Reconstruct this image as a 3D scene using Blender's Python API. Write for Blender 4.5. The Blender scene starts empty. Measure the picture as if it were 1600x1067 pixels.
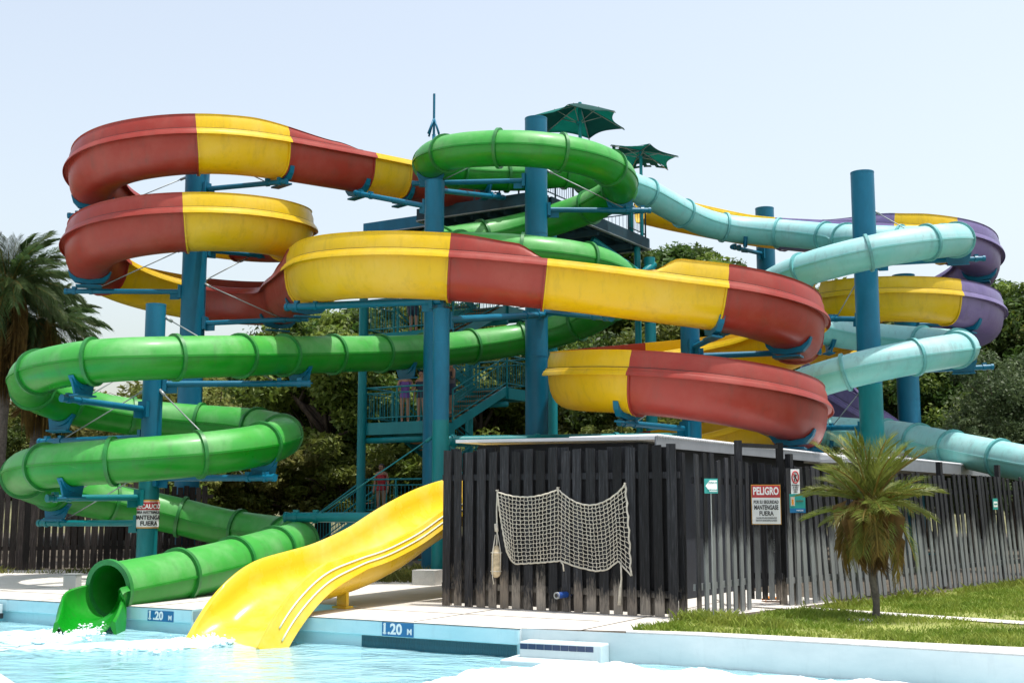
import bpy, math, random
import numpy as np
from mathutils import Vector, Matrix
random.seed(7); RNG = np.random.default_rng(7)
SC = bpy.context.scene
COL = SC.collection
R = math.radians
# ------------------------------------------------------------------ camera, sky, sun, exposure
F_PX, EYE, PITCH = 1900.0, 1.55, math.atan(251.5/1900.0)
cam_data = bpy.data.cameras.new("camera")
cam_data.sensor_width = 36.0
cam_data.lens = 36.0*F_PX/1600.0
cam_data.clip_start = 0.1
cam_data.clip_end = 3000
cam = bpy.data.objects.new("camera", cam_data)
COL.objects.link(cam)
cam.location = (0, 0, EYE)
cam.rotation_euler = (R(90)+PITCH, 0, 0)
SC.camera = cam

TO_SUN = Vector((0.25, -0.06, 1.0)).normalized()
SUN_EL = math.asin(TO_SUN.z)
world = bpy.data.worlds.new("World"); SC.world = world
world.use_nodes = True
wn, wl = world.node_tree.nodes, world.node_tree.links
wn.clear()
w_out = wn.new("ShaderNodeOutputWorld"); w_bg = wn.new("ShaderNodeBackground")
w_sky = wn.new("ShaderNodeTexSky"); w_sky.sky_type = 'NISHITA'
w_sky.sun_disc = False
w_sky.sun_elevation = SUN_EL
w_sky.sun_rotation = math.atan2(TO_SUN.x, TO_SUN.y)
w_sky.altitude = 0
w_sky.air_density = 1.5
w_sky.dust_density = 3.0
w_sky.ozone_density = 2.0
w_bg.inputs["Strength"].default_value = 0.15
w_hs = wn.new("ShaderNodeHueSaturation"); w_hs.inputs["Saturation"].default_value = 0.55
wl.new(w_sky.outputs[0], w_hs.inputs["Color"]); wl.new(w_hs.outputs[0], w_bg.inputs[0]); wl.new(w_bg.outputs[0], w_out.inputs[0])
sun_d = bpy.data.lights.new("sun", 'SUN'); sun_d.energy = 3.6; sun_d.angle = R(0.55); sun_d.color = (1.0, 0.96, 0.9)
sun = bpy.data.objects.new("sun", sun_d); COL.objects.link(sun)
sun.location = (20, -10, 60)
sun.rotation_euler = (-TO_SUN).to_track_quat('-Z', 'Y').to_euler()
SC.view_settings.view_transform = 'Standard'
SC.view_settings.look = 'None'
SC.view_settings.gamma = 1.0
SC.view_settings.use_curve_mapping = False
SC.view_settings.exposure = 0.58
SC.render.engine = 'CYCLES'
SC.cycles.max_bounces = 7
SC.cycles.transparent_max_bounces = 12
SC.cycles.caustics_reflective = False
SC.cycles.caustics_refractive = False
SC.cycles.sample_clamp_indirect = 6.0

# ------------------------------------------------------------------ placing things by surveyed sight lines
CP, SP = math.cos(PITCH), math.sin(PITCH)
def at(u, v, D):
    """world point seen at photograph position (u, v), D metres out"""
    xc, yc = (u-800)/F_PX, (533.5-v)/F_PX
    t = D/(CP-yc*SP)
    return Vector((xc*t, D, EYE+t*(SP+yc*CP)))
def ground(u, v, z=0.0):
    xc, yc = (u-800)/F_PX, (533.5-v)/F_PX
    t = (z-EYE)/(SP+yc*CP)
    return Vector((xc*t, t*(CP-yc*SP), z))
def zat(v, D): return at(800, v, D).z
def on_plane(u, v, p0, n):
    xc, yc = (u-800)/F_PX, (533.5-v)/F_PX
    d = Vector((xc, CP-yc*SP, SP+yc*CP)); o = Vector((0, 0, EYE))
    return o+d*((Vector(p0)-o).dot(n)/d.dot(n))
def V(*a): return Vector(a)
E1 = Vector((0.855, -0.519, 0)); E2 = Vector((0.519, 0.855, 0)); UP = Vector((0, 0, 1))

# ------------------------------------------------------------------ materials
def nt(name):
    m = bpy.data.materials.new(name); m.use_nodes = True
    n, l = m.node_tree.nodes, m.node_tree.links
    return m, n, l, n["Principled BSDF"]
def lk(l, a, b): l.new(a, b)
def ramp(n, stops):
    r = n.new("ShaderNodeValToRGB")
    while len(r.color_ramp.elements) < len(stops): r.color_ramp.elements.new(0.5)
    for e, (p, c) in zip(r.color_ramp.elements, stops):
        e.position = p; e.color = (*c, 1) if len(c) == 3 else c
    return r
def noise(n, l, scale, detail=4, rough=0.6, stretch=None, coord='Object'):
    tc = n.new("ShaderNodeTexCoord"); t = n.new("ShaderNodeTexNoise")
    t.inputs["Scale"].default_value = scale; t.inputs["Detail"].default_value = detail; t.inputs["Roughness"].default_value = rough
    if stretch:
        mp = n.new("ShaderNodeMapping"); mp.inputs["Scale"].default_value = stretch
        lk(l, tc.outputs[coord], mp.inputs[0]); lk(l, mp.outputs[0], t.inputs[0])
    else: lk(l, tc.outputs[coord], t.inputs[0])
    return t
def mix(n, l, fac, a, b, mode='MIX'):
    m = n.new("ShaderNodeMix"); m.data_type = 'RGBA'; m.blend_type = mode
    for sock, v in ((m.inputs[0], fac), (m.inputs[6], a), (m.inputs[7], b)):
        if hasattr(v, "is_output"): lk(l, v, sock)
        elif isinstance(v, (int, float)): sock.default_value = v
        else: sock.default_value = (*v, 1)
    return m.outputs[2]
def mathn(n, l, op, a, b=None, clamp=False):
    m = n.new("ShaderNodeMath"); m.operation = op; m.use_clamp = clamp
    for i, v in enumerate((a, b)):
        if v is None: continue
        if hasattr(v, "is_output"): lk(l, v, m.inputs[i])
        else: m.inputs[i].default_value = v
    return m.outputs[0]
def bump(n, l, b, h, strength=0.2, dist=0.02):
    x = n.new("ShaderNodeBump"); x.inputs["Strength"].default_value = strength; x.inputs["Distance"].default_value = dist
    lk(l, h, x.inputs["Height"]); lk(l, x.outputs[0], b.inputs["Normal"])
def simple(name, col, rough=0.5, var=0.15, scale=3.0, metal=0.0, bmp=0.0):
    m, n, l, b = nt(name)
    t = noise(n, l, scale)
    dark = tuple(c*(1-var) for c in col); light = tuple(min(1, c*(1+var)) for c in col)
    r = ramp(n, [(0.3, dark), (0.7, light)])
    lk(l, t.outputs[0], r.inputs[0]); lk(l, r.outputs[0], b.inputs["Base Color"])
    b.inputs["Roughness"].default_value = rough; b.inputs["Metallic"].default_value = metal
    if bmp: bump(n, l, b, t.outputs[0], bmp)
    return m
def gelcoat(name, col, rough=0.3, fade=(0.75, 0.75, 0.7), fade_amt=0.18, dirt=(0.06, 0.06, 0.045), dirt_amt=0.42, trans=0.0):
    """moulded glass-fibre: sun-bleached on weathered patches, grime in runs"""
    m, n, l, b = nt(name)
    a = noise(n, l, 0.9, 5, 0.65)
    fr = ramp(n, [(0.45, (0, 0, 0)), (0.75, (1, 1, 1))]); lk(l, a.outputs[0], fr.inputs[0])
    c1 = mix(n, l, mathn(n, l, 'MULTIPLY', fr.outputs[0], fade_amt), col, fade)
    d = noise(n, l, 2.2, 6, 0.7, (2.2, 2.2, 0.5))
    dr = ramp(n, [(0.52, (0, 0, 0)), (0.8, (1, 1, 1))]); lk(l, d.outputs[0], dr.inputs[0])
    c2 = mix(n, l, mathn(n, l, 'MULTIPLY', dr.outputs[0], dirt_amt), c1, dirt)
    e = noise(n, l, 5.0, 9, 0.8, (1.6, 1.6, 0.35)); er = ramp(n, [(0.56, (0, 0, 0)), (0.70, (1, 1, 1))]); lk(l, e.outputs[0], er.inputs[0])
    c2 = mix(n, l, mathn(n, l, 'MULTIPLY', er.outputs[0], dirt_amt*0.8), c2, tuple(x*0.55 for x in col))
    k_ = noise(n, l, 2.6, 9, 0.85, (0.5, 0.5, 2.4)); kr = ramp(n, [(0.63, (0, 0, 0)), (0.68, (1, 1, 1))]); lk(l, k_.outputs[0], kr.inputs[0])
    c2 = mix(n, l, mathn(n, l, 'MULTIPLY', kr.outputs[0], fade_amt*1.3), c2, fade)
    lk(l, c2, b.inputs["Base Color"])
    rr = ramp(n, [(0.3, (rough*0.75,)*3), (0.8, (min(1, rough*1.6),)*3)]); lk(l, a.outputs[0], rr.inputs[0])
    lk(l, rr.outputs[0], b.inputs["Roughness"])
    b.inputs["Specular IOR Level"].default_value = 0.38; b.inputs["Coat Weight"].default_value = 0.07; b.inputs["Coat Roughness"].default_value = 0.2
    w = noise(n, l, 1.3, 2, 0.5); bump(n, l, b, w.outputs[0], 0.12, 0.05)
    if trans:
        tr = n.new("ShaderNodeBsdfTranslucent"); lk(l, c2, tr.inputs[0])
        ms = n.new("ShaderNodeMixShader"); ms.inputs[0].default_value = trans
        o = n["Material Output"]; lk(l, b.outputs[0], ms.inputs[1]); lk(l, tr.outputs[0], ms.inputs[2]); lk(l, ms.outputs[0], o.inputs[0])
    return m
M = {}
M['red'] = gelcoat("gelcoat_red", (0.29, 0.030, 0.018), 0.42, (0.42, 0.14, 0.11), 0.34, trans=0.06)
M['yellow'] = gelcoat("gelcoat_yellow", (0.74, 0.495, 0.005), 0.36, (0.8, 0.62, 0.22), 0.32, (0.22, 0.14, 0.03), 0.34, trans=0.2)
M['green'] = gelcoat("gelcoat_green", (0.004, 0.225, 0.010), 0.34, (0.12, 0.38, 0.10), 0.26, trans=0.06)
M['cyan'] = gelcoat("gelcoat_cyan", (0.18, 0.53, 0.51), 0.36, (0.45, 0.58, 0.6), 0.35, (0.12, 0.16, 0.17), 0.3, trans=0.1)
M['purple'] = gelcoat("gelcoat_purple", (0.15, 0.115, 0.27), 0.36, (0.4, 0.35, 0.5), 0.3, trans=0.06)
M['body'] = gelcoat("gelcoat_body_slide", (0.79, 0.51, 0.025), 0.27, (0.84, 0.68, 0.3), 0.45, (0.4, 0.25, 0.05), 0.12, trans=0.08)
M['green_top'] = gelcoat("gelcoat_green_sunlit_top", (0.045, 0.32, 0.045), 0.44, (0.32, 0.48, 0.28), 0.4, trans=0.06)  # paler copy for upper half-shells: sunlight on the tops put into the colour
M['cyan_top'] = gelcoat("gelcoat_cyan_sunlit_top", (0.28, 0.57, 0.57), 0.42, (0.5, 0.56, 0.58), 0.45, (0.17, 0.18, 0.19), 0.6, trans=0.08)  # aqua tops lightened in the colour for sunlight, with grime on them
M['ring_green'] = simple("ring_green", (0.012, 0.16, 0.025), 0.45, 0.3)
M['ring_cyan'] = simple("ring_cyan", (0.10, 0.33, 0.33), 0.45, 0.3)
M['white_rib'] = simple("white_rib", (0.85, 0.8, 0.55), 0.35, 0.05)
def steel(name, col, low=None, zl=0, rough=0.4):
    m, n, l, b = nt(name)
    t = noise(n, l, 1.6, 6, 0.7, (1.5, 1.5, 0.6))
    r = ramp(n, [(0.25, tuple(c*0.75 for c in col)), (0.6, col), (0.85, tuple(min(1, c*1.2+0.02) for c in col))])
    lk(l, t.outputs[0], r.inputs[0]); c = r.outputs[0]
    rs = noise(n, l, 3.5, 8, 0.75); rr = ramp(n, [(0.66, (0, 0, 0)), (0.74, (1, 1, 1))]); lk(l, rs.outputs[0], rr.inputs[0])
    c = mix(n, l, mathn(n, l, 'MULTIPLY', rr.outputs[0], 0.35), c, (0.10, 0.06, 0.035))
    lk(l, c, b.inputs["Base Color"]); b.inputs["Roughness"].default_value = rough
    b.inputs["Specular IOR Level"].default_value = 0.3
    bump(n, l, b, t.outputs[0], 0.06)
    return m
M['blue'] = steel("steel_blue", (0.003, 0.130, 0.225))
M['teal'] = steel("steel_teal", (0.003, 0.17, 0.185))
M['tower'] = steel("tower_teal", (0.006, 0.235, 0.265))
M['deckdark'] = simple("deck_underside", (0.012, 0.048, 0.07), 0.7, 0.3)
M['rod'] = simple("galvanised_rod", (0.30, 0.33, 0.33), 0.5, 0.2, metal=0.5)
M['tread'] = simple("stair_tread", (0.30, 0.18, 0.09), 0.8, 0.3)
def concrete(name, c0, c1, sc=1.2):
    m, n, l, b = nt(name)
    a = noise(n, l, sc, 8, 0.7); r = ramp(n, [(0.3, c0), (0.7, c1)]); lk(l, a.outputs[0], r.inputs[0])
    f = noise(n, l, 40, 4, 0.7); c = mix(n, l, 0.25, r.outputs[0], f.outputs[0], 'OVERLAY')
    s = noise(n, l, 0.35, 5, 0.6); sr = ramp(n, [(0.5, (0, 0, 0)), (0.72, (1, 1, 1))]); lk(l, s.outputs[0], sr.inputs[0])
    c = mix(n, l, mathn(n, l, 'MULTIPLY', sr.outputs[0], 0.35), c, tuple(x*0.55 for x in c0))
    lk(l, c, b.inputs["Base Color"]); b.inputs["Roughness"].default_value = 0.85
    bump(n, l, b, f.outputs[0], 0.25, 0.01)
    return m
M['deck'] = concrete("pale_concrete", (0.50, 0.47, 0.42), (0.62, 0.59, 0.54))
M['asphalt'] = concrete("worn_asphalt", (0.11, 0.11, 0.115), (0.17, 0.17, 0.175))
M['kerb'] = concrete("kerb_concrete", (0.40, 0.40, 0.39), (0.55, 0.55, 0.53), 2.5)
M['soil'] = simple("soil", (0.075, 0.06, 0.042), 0.95, 0.4, 1.5, bmp=0.4)
def painted_pool(name, c0, c1):
    m, n, l, b = nt(name)
    a = noise(n, l, 1.1, 6, 0.7, (1, 1, 2.5)); r = ramp(n, [(0.3, c0), (0.7, c1)]); lk(l, a.outputs[0], r.inputs[0])
    s = noise(n, l, 3.0, 6, 0.75, (3, 3, 0.6)); sr = ramp(n, [(0.55, (0, 0, 0)), (0.85, (1, 1, 1))]); lk(l, s.outputs[0], sr.inputs[0])
    c = mix(n, l, mathn(n, l, 'MULTIPLY', sr.outputs[0], 0.3), r.outputs[0], tuple(x*0.6 for x in c0))
    lk(l, c, b.inputs["Base Color"]); b.inputs["Roughness"].default_value = 0.55
    return m
M['poolwall'] = painted_pool("pool_paint", (0.40, 0.66, 0.72), (0.55, 0.76, 0.80))
M['poolwhite'] = painted_pool("pool_paint_white", (0.46, 0.55, 0.57), (0.58, 0.65, 0.66))
M['poolfloor'] = painted_pool("pool_floor_paint", (0.25, 0.62, 0.75), (0.40, 0.74, 0.84))
def wood(name, dark, worn, line, spread, brown=(0.10, 0.07, 0.045), sc=1.0):
    """dark-stained boards; a paler second tone takes over towards the ground below an uneven line (object height)"""
    m, n, l, b = nt(name)
    g = noise(n, l, 9*sc, 6, 0.7, (6, 6, 0.35)); oi = n.new("ShaderNodeObjectInfo")
    r = ramp(n, [(0.3, tuple(c*0.35 for c in dark)), (0.52, dark), (0.75, tuple(c*3.0 for c in dark))]); lk(l, g.outputs[0], r.inputs[0])
    rb = mathn(n, l, 'ADD', mathn(n, l, 'MULTIPLY', oi.outputs["Random"], 1.6), 0.4)
    cv = n.new("ShaderNodeCombineXYZ")
    for i in range(3): lk(l, rb, cv.inputs[i])
    oi2 = mathn(n, l, "FRACT", mathn(n, l, "MULTIPLY", oi.outputs["Random"], 37.7))
    base = mix(n, l, 1.0, r.outputs[0], cv.outputs[0], 'MULTIPLY')
    wr = ramp(n, [(0.2, tuple(c*0.6 for c in worn)), (0.5, worn), (0.8, tuple(min(1, c*1.35) for c in worn))]); lk(l, g.outputs[0], wr.inputs[0])
    w2 = mix(n, l, mathn(n, l, 'MULTIPLY', oi.outputs["Random"], 0.5), wr.outputs[0], brown)
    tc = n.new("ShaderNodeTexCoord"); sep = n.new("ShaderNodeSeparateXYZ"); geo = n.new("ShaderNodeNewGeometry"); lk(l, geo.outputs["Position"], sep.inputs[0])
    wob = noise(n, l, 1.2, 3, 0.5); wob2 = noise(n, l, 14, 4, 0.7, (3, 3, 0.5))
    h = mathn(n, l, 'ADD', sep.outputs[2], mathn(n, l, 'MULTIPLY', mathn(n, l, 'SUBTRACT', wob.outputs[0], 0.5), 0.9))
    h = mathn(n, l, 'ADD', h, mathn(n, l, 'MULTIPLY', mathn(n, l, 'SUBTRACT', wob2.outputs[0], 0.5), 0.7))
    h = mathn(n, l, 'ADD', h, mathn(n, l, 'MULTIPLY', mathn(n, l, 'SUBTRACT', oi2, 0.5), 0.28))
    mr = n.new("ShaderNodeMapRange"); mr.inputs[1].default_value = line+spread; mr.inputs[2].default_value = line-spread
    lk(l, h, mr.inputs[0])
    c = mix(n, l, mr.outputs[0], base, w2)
    lk(l, c, b.inputs["Base Color"]); b.inputs["Roughness"].default_value = 0.75; b.inputs["Specular IOR Level"].default_value = 0.25
    bump(n, l, b, g.outputs[0], 0.5, 0.008)
    return m
M['wood_front'] = wood("stained_boards", (0.013, 0.0133, 0.015), (0.28, 0.245, 0.205), 0.24, 0.15)
M['wood_side'] = wood("dark_top_pickets", (0.016, 0.016, 0.019), (0.185, 0.20, 0.20), 1.02, 0.20, (0.22, 0.21, 0.2))  # dark above, paler grey below an uneven height
M['wood_old'] = wood("old_dark_boards", (0.028, 0.022, 0.020), (0.06, 0.045, 0.04), 0.1, 0.3)
M['roof'] = simple("white_roof_sheet", (0.72, 0.73, 0.74), 0.5, 0.06)
M['fascia'] = simple("grey_fascia", (0.20, 0.21, 0.225), 0.55, 0.1)
M['shedwall'] = simple("shed_wall", (0.012, 0.015, 0.022), 0.8, 0.3)
M['white'] = simple("white_paint", (0.78, 0.79, 0.78), 0.5, 0.05)
M['black'] = simple("black_paint", (0.012, 0.012, 0.014), 0.5, 0.1)
M['signred'] = simple("sign_red", (0.45, 0.025, 0.03), 0.45, 0.1)
M['signyellow'] = simple("sign_amber", (0.55, 0.28, 0.03), 0.5, 0.2)
M['signteal'] = simple("sign_teal", (0.02, 0.28, 0.25), 0.45, 0.1)
M['signblue'] = simple("sign_blue", (0.01, 0.14, 0.32), 0.45, 0.1)
M['tile'] = simple("tile_blue_green", (0.012, 0.09, 0.12), 0.25, 0.35, 6)
M['tileframe'] = simple("tile_grout", (0.25, 0.42, 0.44), 0.6, 0.1)
M['rope'] = simple("old_rope", (0.50, 0.46, 0.38), 0.9, 0.2, 20)
M['buoy'] = simple("weathered_float", (0.48, 0.38, 0.24), 0.8, 0.4, 12)
M['pipe_blue'] = simple("pipe_blue", (0.01, 0.05, 0.22), 0.4, 0.2)
M['cloth_orange'] = simple("orange_plastic", (0.75, 0.25, 0.01), 0.5, 0.2, 10)
M['box_grey'] = simple("box_grey", (0.27, 0.28, 0.27), 0.55, 0.1)
M['skin'] = simple("skin", (0.42, 0.22, 0.14), 0.5, 0.06)
M['hair'] = simple("hair", (0.012, 0.009, 0.008), 0.5, 0.2)
for k, c in dict(suit_red=(0.45, 0.02, 0.03), suit_purple=(0.2, 0.08, 0.35), suit_dark=(0.02, 0.03, 0.06), shorts_grey=(0.10, 0.09, 0.10), shirt_grey=(0.22, 0.2, 0.2), suit_blue=(0.02, 0.03, 0.3)).items():
    M[k] = simple(k, c, 0.6, 0.1)
def leafmat(name, c0, c1, rough=0.5, tr=0.4, sc=0.6):
    m, n, l, b = nt(name)
    a = noise(n, l, sc, 3, 0.6); g = noise(n, l, 7.0, 3, 0.6)
    v = mathn(n, l, 'ADD', mathn(n, l, 'MULTIPLY', a.outputs[0], 0.55), mathn(n, l, 'MULTIPLY', g.outputs[0], 0.45))
    r = ramp(n, [(0.35, c0), (0.65, c1)]); lk(l, v, r.inputs[0])
    oi = n.new("ShaderNodeObjectInfo"); hs = n.new("ShaderNodeHueSaturation")
    lk(l, r.outputs[0], hs.inputs["Color"])
    lk(l, mathn(n, l, 'ADD', mathn(n, l, 'MULTIPLY', oi.outputs["Random"], 0.5), 0.75), hs.inputs["Value"])
    lk(l, mathn(n, l, 'ADD', mathn(n, l, 'MULTIPLY', oi.outputs["Random"], 0.03), 0.485), hs.inputs["Hue"])
    lk(l, hs.outputs[0], b.inputs["Base Color"]); b.inputs["Roughness"].default_value = rough; b.inputs["Specular IOR Level"].default_value = 0.3
    t = n.new("ShaderNodeBsdfTranslucent"); lk(l, hs.outputs[0], t.inputs[0])
    ms = n.new("ShaderNodeMixShader"); ms.inputs[0].default_value = tr
    lk(l, b.outputs[0], ms.inputs[1]); lk(l, t.outputs[0], ms.inputs[2]); lk(l, ms.outputs[0], n["Material Output"].inputs[0])
    return m
M['leaf_dark'] = leafmat("leaf_dark", (0.030, 0.066, 0.011), (0.10, 0.16, 0.03))
M['leaf_mid'] = leafmat("leaf_mid", (0.065, 0.115, 0.014), (0.22, 0.26, 0.05))
M['leaf_dry'] = leafmat("leaf_dry", (0.11, 0.135, 0.028), (0.26, 0.26, 0.07))
M['leaf_blue'] = leafmat("leaf_greygreen", (0.05, 0.092, 0.035), (0.15, 0.205, 0.085))
M['frond'] = leafmat("palm_frond", (0.10, 0.145, 0.02), (0.24, 0.27, 0.055), 0.4, 0.3, 3)
M['frond_dark'] = leafmat("palm_frond_dark", (0.032, 0.07, 0.018), (0.09, 0.14, 0.04), 0.55, 0.25, 3)
M['frond_dead'] = leafmat("palm_frond_dead", (0.10, 0.06, 0.02), (0.24, 0.15, 0.045), 0.7, 0.2, 4)
M['frond_turn'] = leafmat("palm_frond_turning", (0.10, 0.09, 0.012), (0.26, 0.17, 0.03), 0.6, 0.25, 4)
M['bark'] = simple("bark", (0.07, 0.05, 0.037), 0.9, 0.45, 8, bmp=0.6)
M['palmtrunk'] = simple("palm_trunk", (0.10, 0.085, 0.07), 0.9, 0.45, 14, bmp=0.6)
M['grassblade'] = leafmat("grass_blade", (0.12, 0.21, 0.015), (0.33, 0.36, 0.07), 0.6, 0.3, 0.9)
def canvas(name, c):
    m, n, l, b = nt(name)
    t = noise(n, l, 2.5, 4); r = ramp(n, [(0.3, tuple(x*0.8 for x in c)), (0.7, c)]); lk(l, t.outputs[0], r.inputs[0])
    lk(l, r.outputs[0], b.inputs["Base Color"]); b.inputs["Roughness"].default_value = 0.8
    tr = n.new("ShaderNodeBsdfTranslucent"); lk(l, r.outputs[0], tr.inputs[0])
    ms = n.new("ShaderNodeMixShader"); ms.inputs[0].default_value = 0.6
    lk(l, b.outputs[0], ms.inputs[1]); lk(l, tr.outputs[0], ms.inputs[2]); lk(l, ms.outputs[0], n["Material Output"].inputs[0])
    return m
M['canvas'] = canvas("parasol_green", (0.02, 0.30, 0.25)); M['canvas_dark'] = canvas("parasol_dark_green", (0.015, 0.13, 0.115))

# ------------------------------------------------------------------ mesh helpers
class MB:
    """collects verts and faces of one mesh, in world coordinates"""
    def __init__(s): s.v, s.f, s.m = [], [], []
    def add(s, vs, fs, mi=0):
        o = len(s.v); s.v += [tuple(x) for x in vs]
        s.f += [tuple(i+o for i in f) for f in fs]; s.m += [mi]*len(fs)
    def box(s, c, ax, ay, az, mi=0):
        """box at centre c with half-vectors ax, ay, az"""
        c, ax, ay, az = Vector(c), Vector(ax), Vector(ay), Vector(az)
        vs = [c+ax*i+ay*j+az*k for k in (-1, 1) for j in (-1, 1) for i in (-1, 1)]
        s.add(vs, [(0, 2, 3, 1), (4, 5, 7, 6), (0, 1, 5, 4), (2, 6, 7, 3), (0, 4, 6, 2), (1, 3, 7, 5)], mi)
    def tube(s, pts, r, n=8, cap=True, mi=0, closed=False):
        pts = [Vector(p) for p in pts]; k = len(pts)
        rs = r if isinstance(r, (list, tuple)) else [r]*k
        ref = None; vs = []
        for i, p in enumerate(pts):
            if closed: t = pts[(i+1) % k]-pts[i-1]
            else: t = pts[min(i+1, k-1)]-pts[max(i-1, 0)]
            t.normalize()
            if ref is None: ref = Vector((0, 0, 1)) if abs(t.z) < 0.9 else Vector((1, 0, 0))
            a = ref-t*ref.dot(t); a.normalize(); b = t.cross(a); ref = a
            vs += [p+(a*math.cos(2*math.pi*j/n)+b*math.sin(2*math.pi*j/n))*rs[i] for j in range(n)]
        fs = []
        for i in range(k if closed else k-1):
            i2 = (i+1) % k
            fs += [(i*n+j, i*n+(j+1) % n, i2*n+(j+1) % n, i2*n+j) for j in range(n)]
        if cap and not closed:
            fs += [tuple(range(n))[::-1], tuple((k-1)*n+j for j in range(n))]
        s.add(vs, fs, mi)
    def build(s, name, mats, parent=None, smooth=False, sharp=None):
        me = bpy.data.meshes.new(name)
        me.from_pydata(s.v, [], s.f)
        mats = mats if isinstance(mats, (list, tuple)) else [mats]
        for m in mats: me.materials.append(m)
        if len(mats) > 1: me.polygons.foreach_set("material_index", s.m)
        if smooth:
            me.polygons.foreach_set("use_smooth", [True]*len(me.polygons))
            if sharp: me.set_sharp_from_angle(angle=R(sharp))
        me.update()
        return link(name, me, parent)
def link(name, me, parent=None):
    o = bpy.data.objects.new(name, me); COL.objects.link(o)
    if parent is not None: adopt(o, parent)
    return o
def adopt(o, parent):
    o.parent = parent
    if parent.type == 'EMPTY': o.matrix_parent_inverse = Matrix.LocRotScale(parent.location, parent.rotation_euler, parent.scale).inverted()
def tag(o, label=None, cat=None, group=None, kind=None):
    if label: o["label"] = label
    if cat: o["category"] = cat
    if group: o["group"] = group
    if kind: o["kind"] = kind
    return o
def empty(name, loc, label=None, cat=None, group=None):
    o = bpy.data.objects.new(name, None); COL.objects.link(o); o.location = loc; o.empty_display_size = 0.3
    return tag(o, label, cat, group)
def struct(o): o["kind"] = "structure"; return o
def stuff(o): o["kind"] = "stuff"; return o
def kids(o): return [c for c in bpy.data.objects if c.parent is o]
def np_mesh(name, verts, faces, mats, midx=None, smooth=False):
    """verts (n,3), faces (m,k) numpy"""
    me = bpy.data.meshes.new(name)
    n, (mf, k) = len(verts), faces.shape
    me.vertices.add(n); me.vertices.foreach_set("co", np.ascontiguousarray(verts, np.float32).ravel())
    me.loops.add(mf*k); me.loops.foreach_set("vertex_index", np.ascontiguousarray(faces, np.int32).ravel())
    me.polygons.add(mf); me.polygons.foreach_set("loop_start", np.arange(0, mf*k, k, dtype=np.int32))
    me.polygons.foreach_set("loop_total", np.full(mf, k, np.int32))
    for m in mats: me.materials.append(m)
    if midx is not None: me.polygons.foreach_set("material_index", np.ascontiguousarray(midx, np.int32))
    if smooth: me.polygons.foreach_set("use_smooth", np.ones(mf, bool))
    me.update(calc_edges=True); me.validate()
    return me
# ------------------------------------------------------------------ ground, pool
def edge_v(u): return 945+0.058*(u-180)
EL = {u: ground(u, edge_v(u)) for u in (12, 106, 184, 300, 445, 811)}
ER = [ground(815, 981), ground(1100, 993.5), ground(1600, 1024)]
ED = (EL[811]-EL[12]).normalized()              # along the pool edge
EN = Vector((ED.y, -ED.x, 0)); EN = EN if EN.y < 0 else -EN   # towards the pool
PL = EL[12]-ED*16
PR = ER[2]+(ER[2]-ER[1]).normalized()*16
def flat(name, pts, z, mat, parent=None, kind="structure"):
    b = MB(); b.add([(p[0], p[1], z) for p in pts], [tuple(range(len(pts)))])
    o = b.build(name, mat, parent)
    if o.data.polygons[0].normal.z < 0: o.data.flip_normals()
    if kind: o["kind"] = kind
    return o
def notch(a, b, back): return [a, a-EN*back, b-EN*back, b]
back_edge = [PL, EL[12]]+notch(EL[106], EL[184], 0.75)+notch(EL[300], EL[445], 1.7)+[EL[811]]+ER+[PR]
flat("ground", [(-900, PL.y, 0)]+back_edge+[(900, PR.y, 0), (900, 1600, 0), (-900, 1600, 0)], -0.006, M['soil'])
near_edge = [PL, V(-20, 17.5, 0), ground(-2, 1050), ground(27, 1069), V(-2.2, 2.4, 0), V(PR.x, 2.4, 0), PR]
flat("near_ground", [(-900, PL.y, 0)]+near_edge+[(900, PR.y, 0), (900, -300, 0), (-900, -300, 0)], 0.0, M['deck'])
deck_right = ground(978, 985.5)
# paving: separate cast slabs with open joints
slab_back = [V(-24, 31, 0), V(-3.6, 27.4, 0), V(0.2, 23.0, 0)]
flat("pool_deck", [PL, EL[12]]+notch(EL[106], EL[184], 0.75)+notch(EL[300], EL[445], 1.7)+[EL[811], ER[0], deck_right, V(2.2, 16.55, 0), V(3.3, 17.6, 0), V(5.2, 19.6, 0), V(3.5, 24.0, 0)]+slab_back[::-1], 0.0, M['deck'])
b = MB()
for k in range(-3, 12):
    p = EL[445]+ED*(k*2.4-0.3)
    if EL[300].x-0.2 < p.x < EL[445].x+0.2 or EL[106].x-.1 < p.x < EL[184].x+.1: continue
    if p.x > 2: continue
    b.box(p-EN*3.2+V(0, 0, 0.003), ED*0.012, EN*3.1, UP*0.001)
b.box(EL[445]-EN*1.35+ED*2.2+V(0, 0, .003), ED*2.0, EN*0.012, UP*0.001)
b.box(EL[12]-EN*1.15-ED*2.0+V(0, 0, .003), ED*3.5, EN*0.014, UP*0.001)
tag(b.build("deck_joint", M['soil']), kind="structure")
def wallseg(name, pts, mat, z0, z1, inset=0.0):
    b = MB()
    for a, c in zip(pts, pts[1:]):
        d = (c-a).normalized(); n = Vector((d.y, -d.x, 0)); n = n if n.dot(EN) > -0.2 else -n
        i = n*(-inset)
        b.add([a+i+V(0, 0, z0), c+i+V(0, 0, z0), c+i+V(0, 0, z1), a+i+V(0, 0, z1)], [(0, 1, 2, 3)])
    return struct(b.build(name, mat))
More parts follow.
